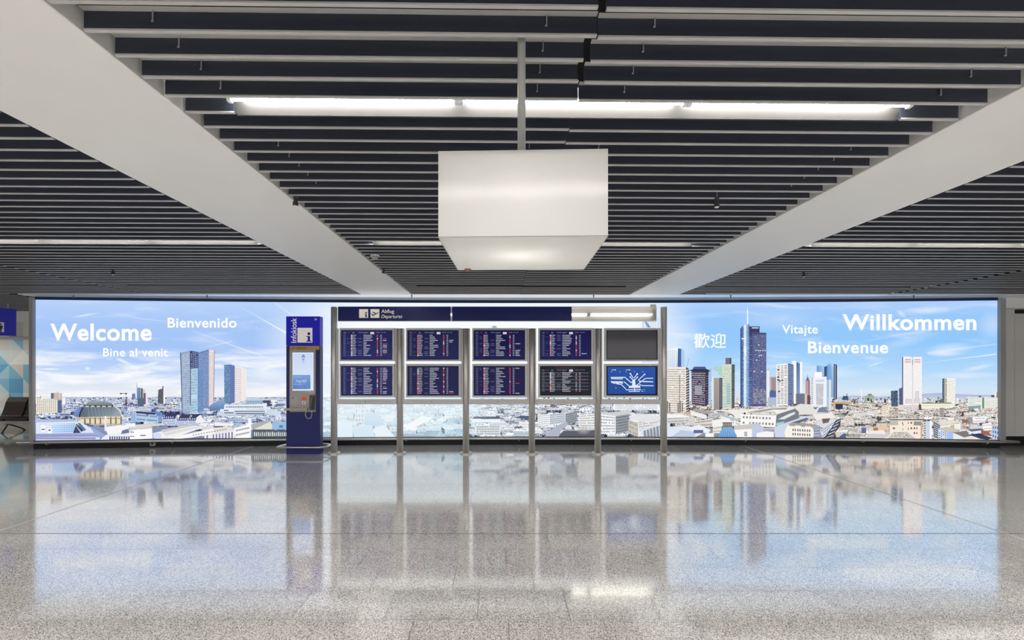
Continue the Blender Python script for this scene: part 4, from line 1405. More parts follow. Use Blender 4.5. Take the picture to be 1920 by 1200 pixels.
pr.poly([(1530, 790), (1560, 786), (1570, 790), (1544, 802), (1534, 800)], (220, 220, 224), S + 3)
pr.poly([(1540, 785), (1556, 784), (1552, 792), (1542, 794)], (110, 102, 100), S + 4)
G([(1537, 806), (1568, 786), (1570, 800), (1540, 828)], (214, 220, 236), (96, 102, 124), 9, 4, .5, .45, S + 4, 18)
pr.poly([(1566, 788), (1575, 784), (1575, 798), (1552, 828), (1544, 828)], (72, 72, 90), S + 5)
for i in range(5):
    pr.poly([(1566 - i * 4.5, 792 + i * 7), (1574 - i * 3, 787 + i * 7), (1574 - i * 3, 788.6 + i * 7), (1566 - i * 4.5, 794 + i * 7)], (206, 210, 220), S + 6)
pr.blob(1577, 780, 7, 5, 0, .9, (140, 196, 172), S + 5)
G([(1582, 783), (1599, 778), (1599, 792), (1583, 800)], (236, 226, 220), (150, 128, 120), 6, 4, .6, .4, S, 16)
G([(1600, 776), (1648, 768), (1648, 774), (1600, 782)], (246, 243, 240), (120, 116, 116), 18, 2, .5, .5, S, 16)
G([(1652, 762), (1665, 757), (1665, 776), (1652, 780)], (246, 236, 214), (150, 130, 110), 4, 5, .5, .5, S, 16)
pr.poly([(1634, 801), (1660, 796), (1668, 806), (1640, 808)], (226, 200, 174), S + 1)
pr.poly([(1636, 803), (1644, 801), (1646, 808), (1637, 808)], (176, 116, 86), S + 2)
pr.poly([(1618, 826), (1634, 812), (1668, 810), (1656, 828)], (206, 206, 212), S + 2)
pr.poly([(1628, 808), (1656, 806), (1660, 814), (1630, 813)], (244, 236, 222), S + 3)
pr.rect(1614, 802, 1623, 812, (96, 108, 156), S + 2)
pr.poly([(1573, 818), (1582, 812), (1588, 814), (1584, 820), (1574, 824)], (84, 100, 146), S + 2)
pr.poly([(1668, 787), (1728, 787), (1728, 828), (1667, 828)], (246, 234, 218), S + 3)
pr.rect(1667, 786, 1730, 788, (96, 88, 82), S + 4)
pr.rect(1668, 789, 1683, 797, (190, 190, 184), S + 4)
pr.rect(1712, 790, 1726, 797.5, (150, 150, 140), S + 4)
for (a, y, w_) in ((1690, 791, 1.6), (1691.5, 794, 1.4), (1701, 791, 1.6), (1706, 791, 3), (1673, 801, 4), (1701, 802, 1.6), (1706, 801, 3.2), (1712, 801, 3), (1717, 801, 2), (1712, 810, 3), (1717, 810, 2), (1691, 803, 1.2)):
    pr.rect(a, y, a + w_, y + 3.6, (128, 96, 88), S + 4)
pr.rect(1725, 790, 1728, 828, (206, 170, 150), S + 4)
pr.poly([(1664, 828), (1674, 810), (1700, 810), (1716, 828)], (200, 196, 190), S + 5)
for i in range(34):
    x, y = R.uniform(1672, 1704), R.uniform(810, 820)
    pr.rect(x, y, x + R.uniform(1, 3), y + R.uniform(.6, 1.6), rc([(84, 78, 78), (244, 240, 236), (140, 132, 128)]), S + 6)
G([(1729, 792), (1736, 790), (1736, 828), (1730, 828)], (226, 222, 222), (70, 70, 80), 1, 8, .6, .4, S + 3, 10)
pr.poly([(1736, 789), (1742, 790), (1742, 828), (1736, 828)], (196, 214, 240), S + 4)
pr.rect(1742, 788, 1746, 828, (250, 248, 246), S + 4)
pr.poly([(1749, 790), (1761, 797), (1760, 828), (1749, 820)], (96, 104, 122), S + 3)
for i in range(7):
    pr.poly([(1750, 794 + i * 4), (1760, 799 + i * 4), (1760, 800.3 + i * 4), (1750, 795.2 + i * 4)], (206, 212, 222), S + 4)
pr.poly([(1758, 788), (1790, 788), (1800, 792), (1764, 798)], (226, 222, 208), S + 2)
pr.poly([(1761, 799), (1800, 793), (1800, 806), (1772, 808)], (244, 240, 230), S + 3)
pr.poly([(1780, 798), (1788, 796), (1788, 805), (1780, 806)], (206, 176, 150), S + 4)
pr.poly([(1758, 803), (1774, 800), (1802, 806), (1776, 811)], (200, 196, 184), S + 5)
G([(1758, 804), (1774, 811), (1774, 828), (1758, 822)], (214, 226, 246), (90, 100, 130), 4, 4, .5, .5, S + 5, 10)
pr.poly([(1774, 811), (1786, 809), (1786, 828), (1774, 828)], (166, 194, 240), S + 5)
pr.poly([(1784, 811), (1808, 808), (1834, 816), (1806, 820)], (126, 122, 120), S + 6)
pr.poly([(1786, 811), (1806, 820), (1806, 828), (1786, 828)], (236, 234, 236), S + 7)
pr.poly([(1806, 820), (1828, 815), (1846, 822), (1830, 828), (1806, 828)], (236, 226, 218), S + 6)
pr.poly([(1815, 815), (1836, 812), (1860, 822), (1850, 828), (1830, 820)], (58, 60, 88), S + 7)
pr.poly([(1811, 806), (1838, 804), (1838, 814), (1812, 814)], (226, 234, 248), S + 6)
pr.poly([(1811, 805), (1838, 803), (1844, 806), (1820, 809)], (110, 106, 106), S + 7)
pr.poly([(1838, 806), (1850, 808), (1860, 818), (1838, 814)], (150, 104, 90), S + 6)
G([(1822, 782), (1846, 782), (1846, 792), (1823, 793)], (250, 249, 250), (120, 122, 136), 6, 2, .5, .35, S + 1, 14)
pr.poly([(1812, 782), (1822, 782), (1823, 794), (1812, 790)], (150, 156, 164), S + 1)
pr.poly([(1802, 786), (1812, 786), (1818, 792), (1803, 793)], (150, 112, 88), S + 1)
G([(1840, 794), (1858, 793), (1858, 806), (1842, 808)], (252, 250, 248), (140, 140, 150), 6, 2, .5, .3, S + 2, 14)
pr.poly([(1818, 800), (1842, 798), (1842, 804), (1818, 805)], (206, 216, 236), S + 2)
G([(1859, 797), (1872, 796), (1872, 828), (1858, 820)], (190, 206, 238), (70, 82, 126), 3, 3, .45, .55, S + 4, 10)
G([(1760, 764), (1769, 764), (1769, 782), (1760, 782)], (214, 206, 200), (86, 78, 78), 1, 6, .95, .5, S, 8)
pr.build('city_print', [M_ink, M_haze], wall)

# ------- welcome words, each its own part
WORDS = [('Welcome', 96.5, 286, 608, 637.8, .025), ('Bienvenido', 316, 444.8, 596.5, 614, .020), ('Bine al venit', 195.2, 316.5, 653.3, 668, .016),
         ('Vitajte', 1465, 1532, 609.5, 625, .016), ('Bienvenue', 1513.5, 1663.3, 640.7, 661.7, .022), ('Willkommen', 1578, 1828.6, 590.4, 618.2, .026)]
for w, x0, x1, yt_, yb_, bold in WORDS:
    q = Print(on_wall)
    q.text(w, x0, x1, yt_, yb_, (255, 255, 255), 100, bold=bold, spacing=1.06)
    q.build('lettering', [M_ink], wall)
q = Print(on_wall)
q.text('\u6b61\u8fce', 1300, 1360.5, 625, 653, (255, 255, 255), 100, bold=.008, box_fit=True)
q.build('lettering', [M_ink], wall)


# ------- frame of the photo wall
def along(name, z0, z1, f0, f1, m, xa=XL, xb=XR, nseg=60, parent=wall, bev=0.0):
    """a bar that follows the curve of the wall between offsets f0 (front) and f1 (rear)"""
    bm = bmesh.new()
    rr = []
    for i in range(nseg + 1):
        X = xa + (xb - xa) * i / nseg
        d_ = wall_d(X)
        rr.append([bm.verts.new(p) for p in ((X, d_ + f0, z0), (X, d_ + f1, z0), (X, d_ + f1, z1), (X, d_ + f0, z1))])
    for a, b_ in zip(rr, rr[1:]):
        for j in range(4):
            bm.faces.new((a[j], a[(j + 1) % 4], b_[(j + 1) % 4], b_[j]))
    bm.faces.new(rr[0])
    bm.faces.new(rr[-1][::-1])
    bmesh.ops.recalc_face_normals(bm, faces=bm.faces[:])
    return put(name, bm, m, parent)


along('top_trim', 2.885, 2.94, -0.012, 0.1, M_darkblue)
along('plinth', 0.0, 0.16, -0.05, 0.12, M_black)
along('backing', 0.16, 2.885, 0.004, 0.12, M_white)
for xa, xb in ((XL - 0.075, XL), (XR, XR + 0.105)):
    bm = bmesh.new()
    d_ = wall_d((xa + xb) / 2)
    box(bm, (xa, d_ - 0.06, 0.10), (xb, d_ + 0.14, 2.92), bevel=0.004)
    put('side_post', bm, M_greypost, wall)
pts = []
for i in range(61):
    X = (XL - 0.17) + (XR + 0.22 - XL + 0.17) * i / 60
    pts.append((X, wall_d(X) - 0.17, 0.142))
pts = [(pts[0][0] + 0.14, pts[0][1] + 0.13, 0.142)] + pts + [(pts[-1][0] - 0.14, pts[-1][1] + 0.13, 0.142)]
bm = bmesh.new()
tube(bm, pts, 0.022, 10)
rail = put('bumper_rail', bm, M_rail, wall, True)
for i in range(9):
    X = XL + 0.3 + (XR - XL - 0.6) * i / 8
    bm = bmesh.new()
    tube(bm, [(X, wall_d(X) - 0.17, 0.13), (X, wall_d(X) - 0.12, 0.09), (X, wall_d(X) - 0.045, 0.09)], 0.009, 8)
    put('rail_bracket', bm, M_rail, rail, True)
X, d_ = on_wall(291, 800)[0], wall_d(on_wall(291, 800)[0])
bm = bmesh.new()
box(bm, (X - 0.05, d_ - 0.085, 0.035), (X + 0.05, d_ - 0.049, 0.135), bevel=0.006)
sk = put('socket_box', bm, M_grey_pl, wall)
bm = bmesh.new()
box(bm, (X - 0.025, d_ - 0.088, 0.06), (X + 0.025, d_ - 0.084, 0.11), bevel=0.001)
put('socket_face', bm, M_dark, sk)

# ---------------------------------------------------------------- departure board stand
DB = 8.94                                   # depth of the front faces


def bx(px):
    return (px - VX) / F_PX * DB


def bz(py):
    return CAM_H - (py - VY) / F_PX * DB


STEP = 1.2065
COLX = [-3.012 + STEP * i for i in range(6)]
board = thing('departure_board', 'steel stand with six posts and a dark blue departures header', 'information board', (0, 9.0, 0))
board.location = (0, 0, 0)
for i, x in enumerate(COLX):
    top = bz(575) if i in (0, 5) else bz(615.5)
    bm = bmesh.new()
    lathe(bm, [(0.058, 0.02), (0.058, top - 0.006), (0.052, top)], x, 9.0, 28)
    c = put('post', bm, M_steel, board, False)
    for p in c.data.polygons:
        p.use_smooth = len(p.vertices) == 4
    bm = bmesh.new()
    lathe(bm, [(0.112, 0.0), (0.112, 0.022), (0.106, 0.028), (0.06, 0.028)], x, 9.0, 32)
    f = put('foot_flange', bm, M_steel, c)
    bm = bmesh.new()
    for a in range(4):
        t = math.pi / 4 + a * math.pi / 2
        lathe(bm, [(0.009, 0.027), (0.009, 0.034)], x + 0.085 * math.cos(t), 9.0 + 0.085 * math.sin(t), 6)
    put('bolt', bm, M_steel, c)
# bottom rails and side rails
for i in range(5):
    x0, x1 = COLX[i] + 0.052, COLX[i + 1] - 0.052
    bm = bmesh.new()
    box(bm, (x0, 8.945, bz(758)), (x1, 9.03, bz(749)), bevel=0.003)
    put('bottom_rail', bm, M_alu, board)
    for xa, xb in ((x0, x0 + 0.022), (x1 - 0.029, x1)):
        bm = bmesh.new()
        box(bm, (xa, 8.95, bz(749.2)), (xb, 9.05, bz(615.5)), bevel=0.002)
        put('side_rail', bm, M_alu, board)
    bm = bmesh.new()
    xm = (x0 + x1) / 2 - 0.02
    lathe(bm, [(0.008, 0), (0.008, 0.006)], 0, 0, 10)
    bmesh.ops.transform(bm, matrix=Matrix.Translation((xm, 8.946, bz(753))) @ Matrix.Rotation(math.pi / 2, 4, 'X'), verts=bm.verts[:])
    put('rail_lock', bm, M_dark, board)
# header: two blue panels, one missing so that the lamp inside shows
Z0, Z1 = bz(602), bz(574.8)
HX = (bx(633.5), bx(845), bx(847.6), bx(1072), bx(1231.5))
bm = bmesh.new()
box(bm, (HX[0], 9.055, Z0), (HX[4], 9.065, Z1))
box(bm, (HX[0], 8.95, Z1 - 0.012), (HX[4], 9.055, Z1))
box(bm, (HX[0], 8.95, Z0), (HX[4], 9.055, Z0 + 0.012))
box(bm, (HX[0], 8.95, Z0 + 0.012), (HX[0] + 0.01, 9.055, Z1 - 0.012))
box(bm, (HX[4] - 0.01, 8.95, Z0 + 0.012), (HX[4], 9.055, Z1 - 0.012))
case = put('header_case', bm, M_reflector, board)
for a, b_ in ((0, 1), (2, 3)):
    bm = bmesh.new()
    box(bm, (HX[a], DB, Z0), (HX[b_], DB + 0.008, Z1), bevel=0.001, seg=1)
    put('header_panel', bm, M_header, board)


def flat(name, fn, m=None, parent=None, d=DB, step=0.0006, off=0.001):
    def place(px, py, o):
        return ((px - VX) / F_PX * d, d - off - o, CAM_H - (py - VY) / F_PX * d)
    q = Print(place, step)
    fn(q)
    return q.build(name, m or [M_sign], parent)


def serif_i(q, cx, ytop, ybot, col, L):
    """bold information i with feet"""
    h = ybot - ytop
    r = h * 0.155
    q.poly([(cx + r * math.cos(2 * math.pi * k / 20), ytop + r + r * math.sin(2 * math.pi * k / 20)) for k in range(20)], col, L)
    w = h * 0.26
    t = h * 0.08
    q.rect(cx - w * 0.48, ytop + h * 0.40, cx + w * 0.48, ybot, col, L)
    q.rect(cx - w * 1.05, ytop + h * 0.40, cx, ytop + h * 0.40 + t * 1.2, col, L + 1)
    q.rect(cx - w * 1.15, ybot - t * 1.2, cx + w * 1.15, ybot, col, L + 1)


CREAM = (214, 208, 198)


def picto_i(q):
    q.rect(673.4, 579.6, 690.3, 596, CREAM, 1)
    serif_i(q, 686.5, 584.8, 594.8, (24, 26, 92), 2)


def picto_plane(q):
    q.rect(694.6, 579.6, 711.3, 596, CREAM, 1)
    dk = (24, 26, 70)
    # climbing aircraft seen from the side
    q.poly([(697.0, 590.3), (698.5, 589.6), (700.5, 590.2), (709.2, 585.4), (710.6, 585.4), (709.6, 586.6), (700.6, 592.0), (698.2, 591.9)], dk, 2)
    q.poly([(697.6, 585.0), (699.3, 584.6), (705.2, 587.2), (702.8, 588.7)], dk, 2)
    q.poly([(696.2, 587.6), (697.2, 587.4), (699.2, 590.0), (697.4, 590.6)], dk, 2)


flat('pictogram', picto_i, parent=board)
flat('pictogram', picto_plane, parent=board)
flat('lettering', lambda q: q.text('Abflug', 715.2, 738.8, 580.2, 586.9, (222, 216, 208), 1), parent=board)
flat('lettering', lambda q: q.text('Departures', 715, 754.3, 590.0, 596.3, (222, 216, 208), 1, shear=0.22), parent=board)
# the tube in the header
lampb = board
bm = bmesh.new()
zc = (Z0 + Z1) / 2 - 0.005
tube(bm, [(HX[0] + 0.06, 9.005, zc), (bx(1101), 9.005, zc)], 0.013, 12)
tube(bm, [(bx(1109), 9.005, zc), (bx(1223), 9.005, zc)], 0.013, 12)
put('tube', bm, mat('header_tube', (1, 1, 1), 0.5, emit=(1.0, 0.96, 0.88), power=6.0), lampb, True)['label'] = 'bare glowing fluorescent tube'
for px in (1103, 1107, 1226):
    bm = bmesh.new()
    box(bm, (bx(px) - 0.012, 8.985, zc - 0.03), (bx(px) + 0.012, 9.054, zc + 0.03), bevel=0.004)
    put('lamp_holder', bm, M_white_pl, lampb)
bm = bmesh.new()
tube(bm, smooth_path([(bx(1226), 8.99, zc + 0.03), (bx(1230), 8.97, zc + 0.08), (bx(1229), 8.965, zc), (bx(1230), 8.975, zc - 0.07), (bx(1224), 8.985, zc - 0.09)]), 0.004, 6)
put('cable', bm, M_grey_pl, lampb, True)
bm = bmesh.new()
box(bm, (bx(1222), 8.96, Z1 + 0.0005), (bx(1231), 9.04, Z1 + 0.045), bevel=0.004)
put('top_block', bm, M_white_pl, board)

# ---------------------------------------------------------------- monitors
NAVY = [(24, 29, 82), (18, 22, 68), (13, 14, 66), (11, 13, 72), (14, 14, 40)]
SW, SHT = 96.4, 55.6                          # screen size in measured units
M_glass = None


def dash(q, x0, x1, y, h, col, L=3):
    """one word of small screen text, too small to read in the photo: a run of short strokes"""
    x = x0
    while x < x1:
        w = R.uniform(.5, .9)
        q.rect(x, y + R.uniform(-.12, .1), min(x + w, x1), y + h + R.uniform(-.1, .12), col, L)
        x += w + .22


def flight_screen(q, X0, Y0, header, base, style, fade=1.0):
    q.rect(X0, Y0, X0 + SW, Y0 + SHT, tuple(v * .82 for v in base), 1)
    q.rect(X0 + 3, Y0 + 1.4, X0 + SW - 3, Y0 + SHT - 2.5, base, 2, tuple(min(255, v * 1.12) for v in base))
    w = lambda v: tuple(b * (1 - fade * v) + 232 * fade * v for b in base)
    y = Y0 + 3.8
    if style == 'grey':
        dash(q, X0 + 30, X0 + 66, Y0 + 3.4, .9, (120, 64, 72))
        y = Y0 + 7
    if header:
        for a, b_ in ((4, 9), (21, 25.5), (32, 41), (42, 51), (66, 73), (75, 78.5), (80, 84)):
            dash(q, X0 + a, X0 + b_, y, 1.1, w(.5))
        dash(q, X0 + 12, X0 + 16, y, 1.1, (150, 60, 70))
        dash(q, X0 + 4, X0 + 9, y + 2.3, .9, w(.35))
        dash(q, X0 + 21, X0 + 25, y + 2.3, .9, w(.45))
        dash(q, X0 + 42, X0 + 48, y + 2.3, .9, w(.4))
        q.rect(X0 + 55, y - .3, X0 + 62, y + 3.9, (206, 206, 214), 3)
        q.rect(X0 + 57.6, y + .7, X0 + 58.3, y + 2.9, (170, 172, 190), 4)
        q.rect(X0 + 59.4, y + .7, X0 + 60.1, y + 2.9, (170, 172, 190), 4)
        y += 5.4
    rows = 13 if header else 16
    if style == 'grey':
        rows = 12
    dy = 3.13
    red, white, sky = (206, 70, 70), (226, 228, 238), (130, 190, 226)
    for r in range(rows):
        yy = y + r * dy
        if yy > Y0 + SHT - 4:
            break
        if style == 'grey' and r % 2 == 0:
            q.rect(X0 + 3, yy - .5, X0 + 92, yy + 1.9, (66, 72, 84), 2.5)
        dash(q, X0 + 4, X0 + 8.6, yy, 1.15, w(.45))
        if R.random() < .25:
            dash(q, X0 + 11, X0 + 15.5, yy, 1.1, w(.3))
        ic = red if R.random() < (.75 if style == 'red' else .35) else white
        q.rect(X0 + 18.6, yy - .4, X0 + 20.9, yy + 1.9, ic, 3)
        q.rect(X0 + 19.2, yy + .1, X0 + 20.2, yy + 1.2, (236, 222, 222) if ic is red else (150, 160, 190), 4)
        dash(q, X0 + 21.2, X0 + 21.2 + R.uniform(5, 8), yy, 1.2, w(.82))
        if R.random() < .5:
            dash(q, X0 + 32, X0 + 39, yy, 1.1, w(.42))
        dash(q, X0 + 42, X0 + 42 + R.uniform(5, 18), yy, 1.25, w(.85))
        ic = (white if R.random() < .3 else red) if style != 'grey' else (sky if R.random() < .7 else red)
        q.rect(X0 + 67.2, yy - .3, X0 + 69.2, yy + 1.7, ic, 3)
        dash(q, X0 + 73.5, X0 + 76.5, yy, 1.2, w(.8))
        if R.random() < (.7 if style == 'mixed' else .2):
            dash(q, X0 + 78.5, X0 + 78.5 + R.uniform(6, 9), yy, 1.25, w(.9) if R.random() < .8 else (190, 70, 80))


def off_screen(q, X0, Y0):
    q.rect(X0, Y0, X0 + SW, Y0 + SHT, (20, 20, 24), 1)


def map_screen(q, X0, Y0):
    b = (28, 78, 160)
    q.rect(X0, Y0, X0 + SW, Y0 + SHT, (10, 14, 40), 1)
    q.rect(X0 + 3, Y0 + 2, X0 + SW - 4, Y0 + SHT - 3, b, 2, (22, 70, 150))
    W = (222, 232, 248)

    def rc_(x, y):
        return (X0 + (x - 1130) / 5.4545, Y0 + (y - 690) / 5.4545)

    def pl(*pts):
        q.poly([rc_(*p) for p in pts], W, 3)

    def ln(x0, y0, x1, y1, w=5):
        l = math.hypot(x1 - x0, y1 - y0)
        nx, ny = -(y1 - y0) / l * w, (x1 - x0) / l * w
        pl((x0 + nx, y0 + ny), (x1 + nx, y1 + ny), (x1 - nx, y1 - ny), (x0 - nx, y0 - ny))

    def dot(x, y, r):
        pl(*[(x + r * math.cos(t * .785), y + r * math.sin(t * .785)) for t in range(8)])
    pl((1360, 915), (1365, 895), (1395, 892), (1398, 830), (1425, 825), (1432, 888), (1478, 892), (1480, 915))
    for a in ((1378, 772, 1408, 815), (1448, 772, 1416, 815), (1376, 804, 1400, 830), (1450, 806, 1425, 830), (1340, 820, 1385, 862), (1385, 862, 1398, 850),
              (1455, 840, 1524, 776), (1470, 852, 1500, 846), (1440, 890, 1530, 818), (1530, 818, 1612, 816), (1465, 845, 1612, 852), (1470, 880, 1500, 892),
              (1500, 892, 1614, 893), (1176, 808, 1322, 806), (1322, 806, 1350, 832), (1180, 820, 1300, 824), (1176, 850, 1300, 852), (1310, 850, 1370, 900),
              (1330, 935, 1470, 932), (1360, 952, 1475, 950), (1420, 915, 1420, 952), (1290, 885, 1330, 925), (1230, 872, 1290, 880)):
        ln(*a, 4)
    for i in range(9):
        dot(1190 + i * 13, 858 + (i % 3) * 4, 8)
        dot(1188 + i * 14, 812, 5)
    for a in ((1378, 770, 9), (1448, 772, 9), (1376, 803, 8), (1450, 806, 8), (1524, 776, 8), (1476, 932, 7), (1496, 948, 6)):
        dot(*a)
    for i in range(8):
        dot(1510 + i * 13, 852 + (i % 2) * 3, 5)
    for x, y in ((1186, 730), (1333, 730)):
        dash(q, *[rc_(x, y)[0], rc_(x, y)[0] + 5.5, rc_(x, y)[1] - .5], 1.1, W)
        dot(x + 38, y, 6)
    for x in (1186, 1270, 1333, 1418, 1506):
        dot(x, 750, 4)
    dot(1230, 915, 4)
    dash(q, rc_(1490, 930)[0], rc_(1530, 930)[0], rc_(1490, 930)[1], .8, (150, 180, 226))
    dash(q, rc_(1490, 948)[0], rc_(1530, 948)[0], rc_(1490, 948)[1], .8, (150, 180, 226))


M_off = mat('dark_glossy_screen', (0.012, 0.011, 0.014), 0.08, emit=(0.024, 0.021, 0.027), power=1.0)  # faint emission put in for the grey sheen of the dead screen
BAYS = ['first', 'second', 'third', 'fourth', 'fifth']
for i in range(5):
    for r in range(2):
        Xp = 639.2 + 124.42 * i
        Yp = (618.9, 686.1)[r]
        x0, x1 = bx(Xp - 2.6), bx(Xp + SW + 4.4)
        z1, z0 = bz((615.2, 682.2)[r]), bz((677.3, 745.2)[r])
        lab = '%s flight monitor in the %s bay from the left' % (('upper', 'lower')[r], BAYS[i])
        if i == 4:
            lab = ('switched-off grey monitor above the terminal map screen', 'monitor showing a white terminal map on blue')[r]
        if i == 3 and r == 1:
            lab = 'lower monitor with grey striped flight list, left of the terminal map'
        root = thing('monitor', lab, 'monitor', ((x0 + x1) / 2, 9.0, z0), 0, 'monitors of the departure board')
        cx, cz = (x0 + x1) / 2, z0
        bm = bmesh.new()
        sx0, sx1, sz0, sz1 = bx(Xp) - cx, bx(Xp + SW) - cx, bz(Yp + SHT) - cz, bz(Yp) - cz
        X0_, X1_, ZZ0, ZZ1 = x0 - cx, x1 - cx, 0.0, z1 - z0
        fy = DB - 9.0
        for lo, hi in (((X0_, fy, ZZ0), (sx0, 0.06, ZZ1)), ((sx1, fy, ZZ0), (X1_, 0.06, ZZ1)), ((sx0, fy, ZZ0), (sx1, 0.06, sz0)), ((sx0, fy, sz1), (sx1, 0.06, ZZ1))):
            box(bm, lo, hi)
        put('housing', bm, M_alu, root)
        bm = bmesh.new()
        box(bm, (sx0, fy + 0.014, sz0), (sx1, 0.05, sz1))
        put('bezel', bm, M_bezel, root)

        def place(px, py, o, cx=cx, cz=cz, fy=fy):
            return (bx(px) - cx, fy + 0.0135 - o, bz(py) - cz)
        q = Print(place, 0.0006)
        if i == 4 and r == 0:
            bm = bmesh.new()
            box(bm, (sx0 + 0.025, fy + 0.012, sz0 + 0.02), (sx1 - 0.025, fy + 0.0139, sz1 - 0.02))
            put('screen', bm, M_off, root)
        else:
            if i == 4:
                map_screen(q, Xp, Yp)
            elif i == 3 and r == 1:
                flight_screen(q, Xp, Yp, True, (16, 18, 34), 'grey')
            else:
                flight_screen(q, Xp, Yp, r == 0, NAVY[min(i, 3)], 'mixed' if i == 0 else 'red')
            q.build('screen', [M_screen], root)
        bm = bmesh.new()
        box(bm, (X1_ - 0.001, fy + 0.02, ZZ1 * .45), (X1_ + 0.004, fy + 0.045, ZZ1 * .55), bevel=0.001)
        put('latch', bm, M_dark, root)

# ---------------------------------------------------------------- information kiosk
DK = 8.946
kx = lambda px: (px - VX) / F_PX * DK
kz = lambda py: CAM_H - (py - VY) / F_PX * DK
kiosk = thing('information_kiosk', 'tall dark blue information kiosk with screen, red button and handset', 'kiosk', (kx(568), DK, 0))
kiosk.location = (0, 0, 0)
KX0, KX1 = kx(536.6), kx(599.8)
bm = bmesh.new()
box(bm, (KX0, DK, 0.0), (KX1, DK + 0.16, kz(648.3)), bevel=0.004)
put('body', bm, M_navy, kiosk)
bm = bmesh.new()
box(bm, (KX0, DK - 0.006, kz(648.0)), (KX1, DK + 0.16, kz(593.2)), bevel=0.004)
put('head_panel', bm, M_blue, kiosk)


def kflat(name, fn, m=None, off=0.0075, parent=kiosk):
    return flat(name, fn, m, parent, DK, 0.0005, off)


def kiosk_word(q):
    tmp = Print(lambda a, b_, o: (a, b_, o))
    tmp.text('Infokiosk', 0, 46, -11.3, 0, (0, 0, 0), 1)
    # turned a quarter to read upwards
    base = len(q.v)
    for p in tmp.v:
        q.v.append(q.place(556.2 + p[1] * 0.92, 642.5 - p[0], q.step))
    for f in tmp.f:
        q.f.append(tuple(base + k for k in f))
        q.c.append([(*lin((236, 234, 230)), 1.0)] * len(f))
        q.m.append(0)


kflat('lettering', kiosk_word)


def kiosk_i(q):
    q.rect(558, 614.8, 586, 642.4, CREAM, 1)
    serif_i(q, 579.5, 623, 640.8, (18, 20, 140), 2)


kflat('pictogram', kiosk_i)
kflat('number_plate', lambda q: q.text('230', 590, 594.3, 597.2, 600.4, (226, 226, 232), 1))
bm = bmesh.new()
box(bm, (kx(543.2), DK - 0.004, kz(655.6)), (kx(598.9), DK + 0.002, kz(648.6)), bevel=0.001)
put('ochre_band', bm, M_orange, kiosk)
kflat('lettering', lambda q: q.text('Lufthansa', 555, 575, 650.0, 653.8, (54, 42, 40), 1), off=0.0055)


def crane_mark(q):
    for k in range(24):
        a, b_ = 2 * math.pi * k / 24, 2 * math.pi * (k + 1) / 24
        q.poly([(549.6 + 2.3 * math.cos(a), 652 + 2.3 * math.sin(a)), (549.6 + 2.3 * math.cos(b_), 652 + 2.3 * math.sin(b_)),
                (549.6 + 1.9 * math.cos(b_), 652 + 1.9 * math.sin(b_)), (549.6 + 1.9 * math.cos(a), 652 + 1.9 * math.sin(a))], (92, 66, 48), 1)
    q.poly([(548.1, 653.2), (549.6, 652.2), (551.3, 650.8), (550.2, 652.6), (549, 653.4)], (92, 66, 48), 1)


kflat('emblem', crane_mark, off=0.0055)
# fascia with an opening for the screen
FX0, FX1, FZ0, FZ1 = kx(543.4), kx(592), kz(772.3), kz(655.8)
SX0, SX1, SZ0, SZ1 = kx(548.6), kx(588.2), kz(732.3), kz(661)
bm = bmesh.new()
for lo, hi in (((FX0, FZ0), (SX0, FZ1)), ((SX1, FZ0), (FX1, FZ1)), ((SX0, FZ0), (SX1, SZ0)), ((SX0, SZ1), (SX1, FZ1))):
    box(bm, (lo[0], DK - 0.012, lo[1]), (hi[0], DK + 0.001, hi[1]))
fascia = put('fascia', bm, M_fascia, kiosk)


def kiosk_screen(q):
    q.rect(548.6, 661, 588.2, 732.3, (226, 236, 252), 1)
    q.rect(550, 662.5, 586.5, 731, (196, 212, 242), 2, (222, 233, 251))
    q.rect(549, 703, 582.2, 729.6, (122, 158, 214), 3, (84, 118, 184))
    for k in range(50):
        x, y = R.uniform(550, 579), R.uniform(718, 728)
        q.rect(x, y, x + R.uniform(1, 3), y + R.uniform(.4, 1.2), rc([(110, 146, 206), (92, 126, 190), (150, 182, 228)]), 4)
    q.text('Free WiFi', 556, 575, 712, 717.2, (206, 222, 246), 5, shear=.15)
    for k in range(2):
        dash(q, 551, 566 + k * 6, 706.5 + k * 13.5, .7, (170, 196, 236), 4)
    c = (112, 132, 176)
    q.poly([(565, 668.4), (568.8, 664.4), (572.6, 668.4)], c, 3)
    q.rect(566.4, 668.4, 571.2, 671.2, c, 3)
    q.rect(568, 669, 569.6, 671.4, (196, 212, 242), 4)
    for y, h in ((673, 1.6), (675.6, .5), (677.8, .7), (680.6, .5)):
        q.rect(566.4, y, 571, y + h, c, 3)


kflat('screen', kiosk_screen, [M_screen], off=0.001)
# card reader, red button, keyhole plate
bm = bmesh.new()
box(bm, (kx(547.6), DK - 0.018, kz(757)), (kx(559.6), DK - 0.0122, kz(744.6)), bevel=0.002)
cr = put('card_reader', bm, mat('card_plate', (0.45, 0.43, 0.39), 0.35), kiosk)
bm = bmesh.new()
box(bm, (kx(549), DK - 0.0195, kz(747.6)), (kx(551), DK - 0.017, kz(745.4)))
put('indicator', bm, M_dark, cr)
bm = bmesh.new()
box(bm, (kx(566.2), DK - 0.026, kz(750.5)), (kx(574.8), DK - 0.0122, kz(744.2)), bevel=0.006)
put('red_button', bm, mat('glowing_red', (0.5, 0.02, 0.02), 0.3, emit=(0.7, 0.03, 0.03), power=.35), kiosk)
bm = bmesh.new()
box(bm, (kx(567), DK - 0.0145, kz(758)), (kx(573.6), DK - 0.0122, kz(752)), bevel=0.001)
pl_ = put('key_plate', bm, M_white_pl, kiosk)


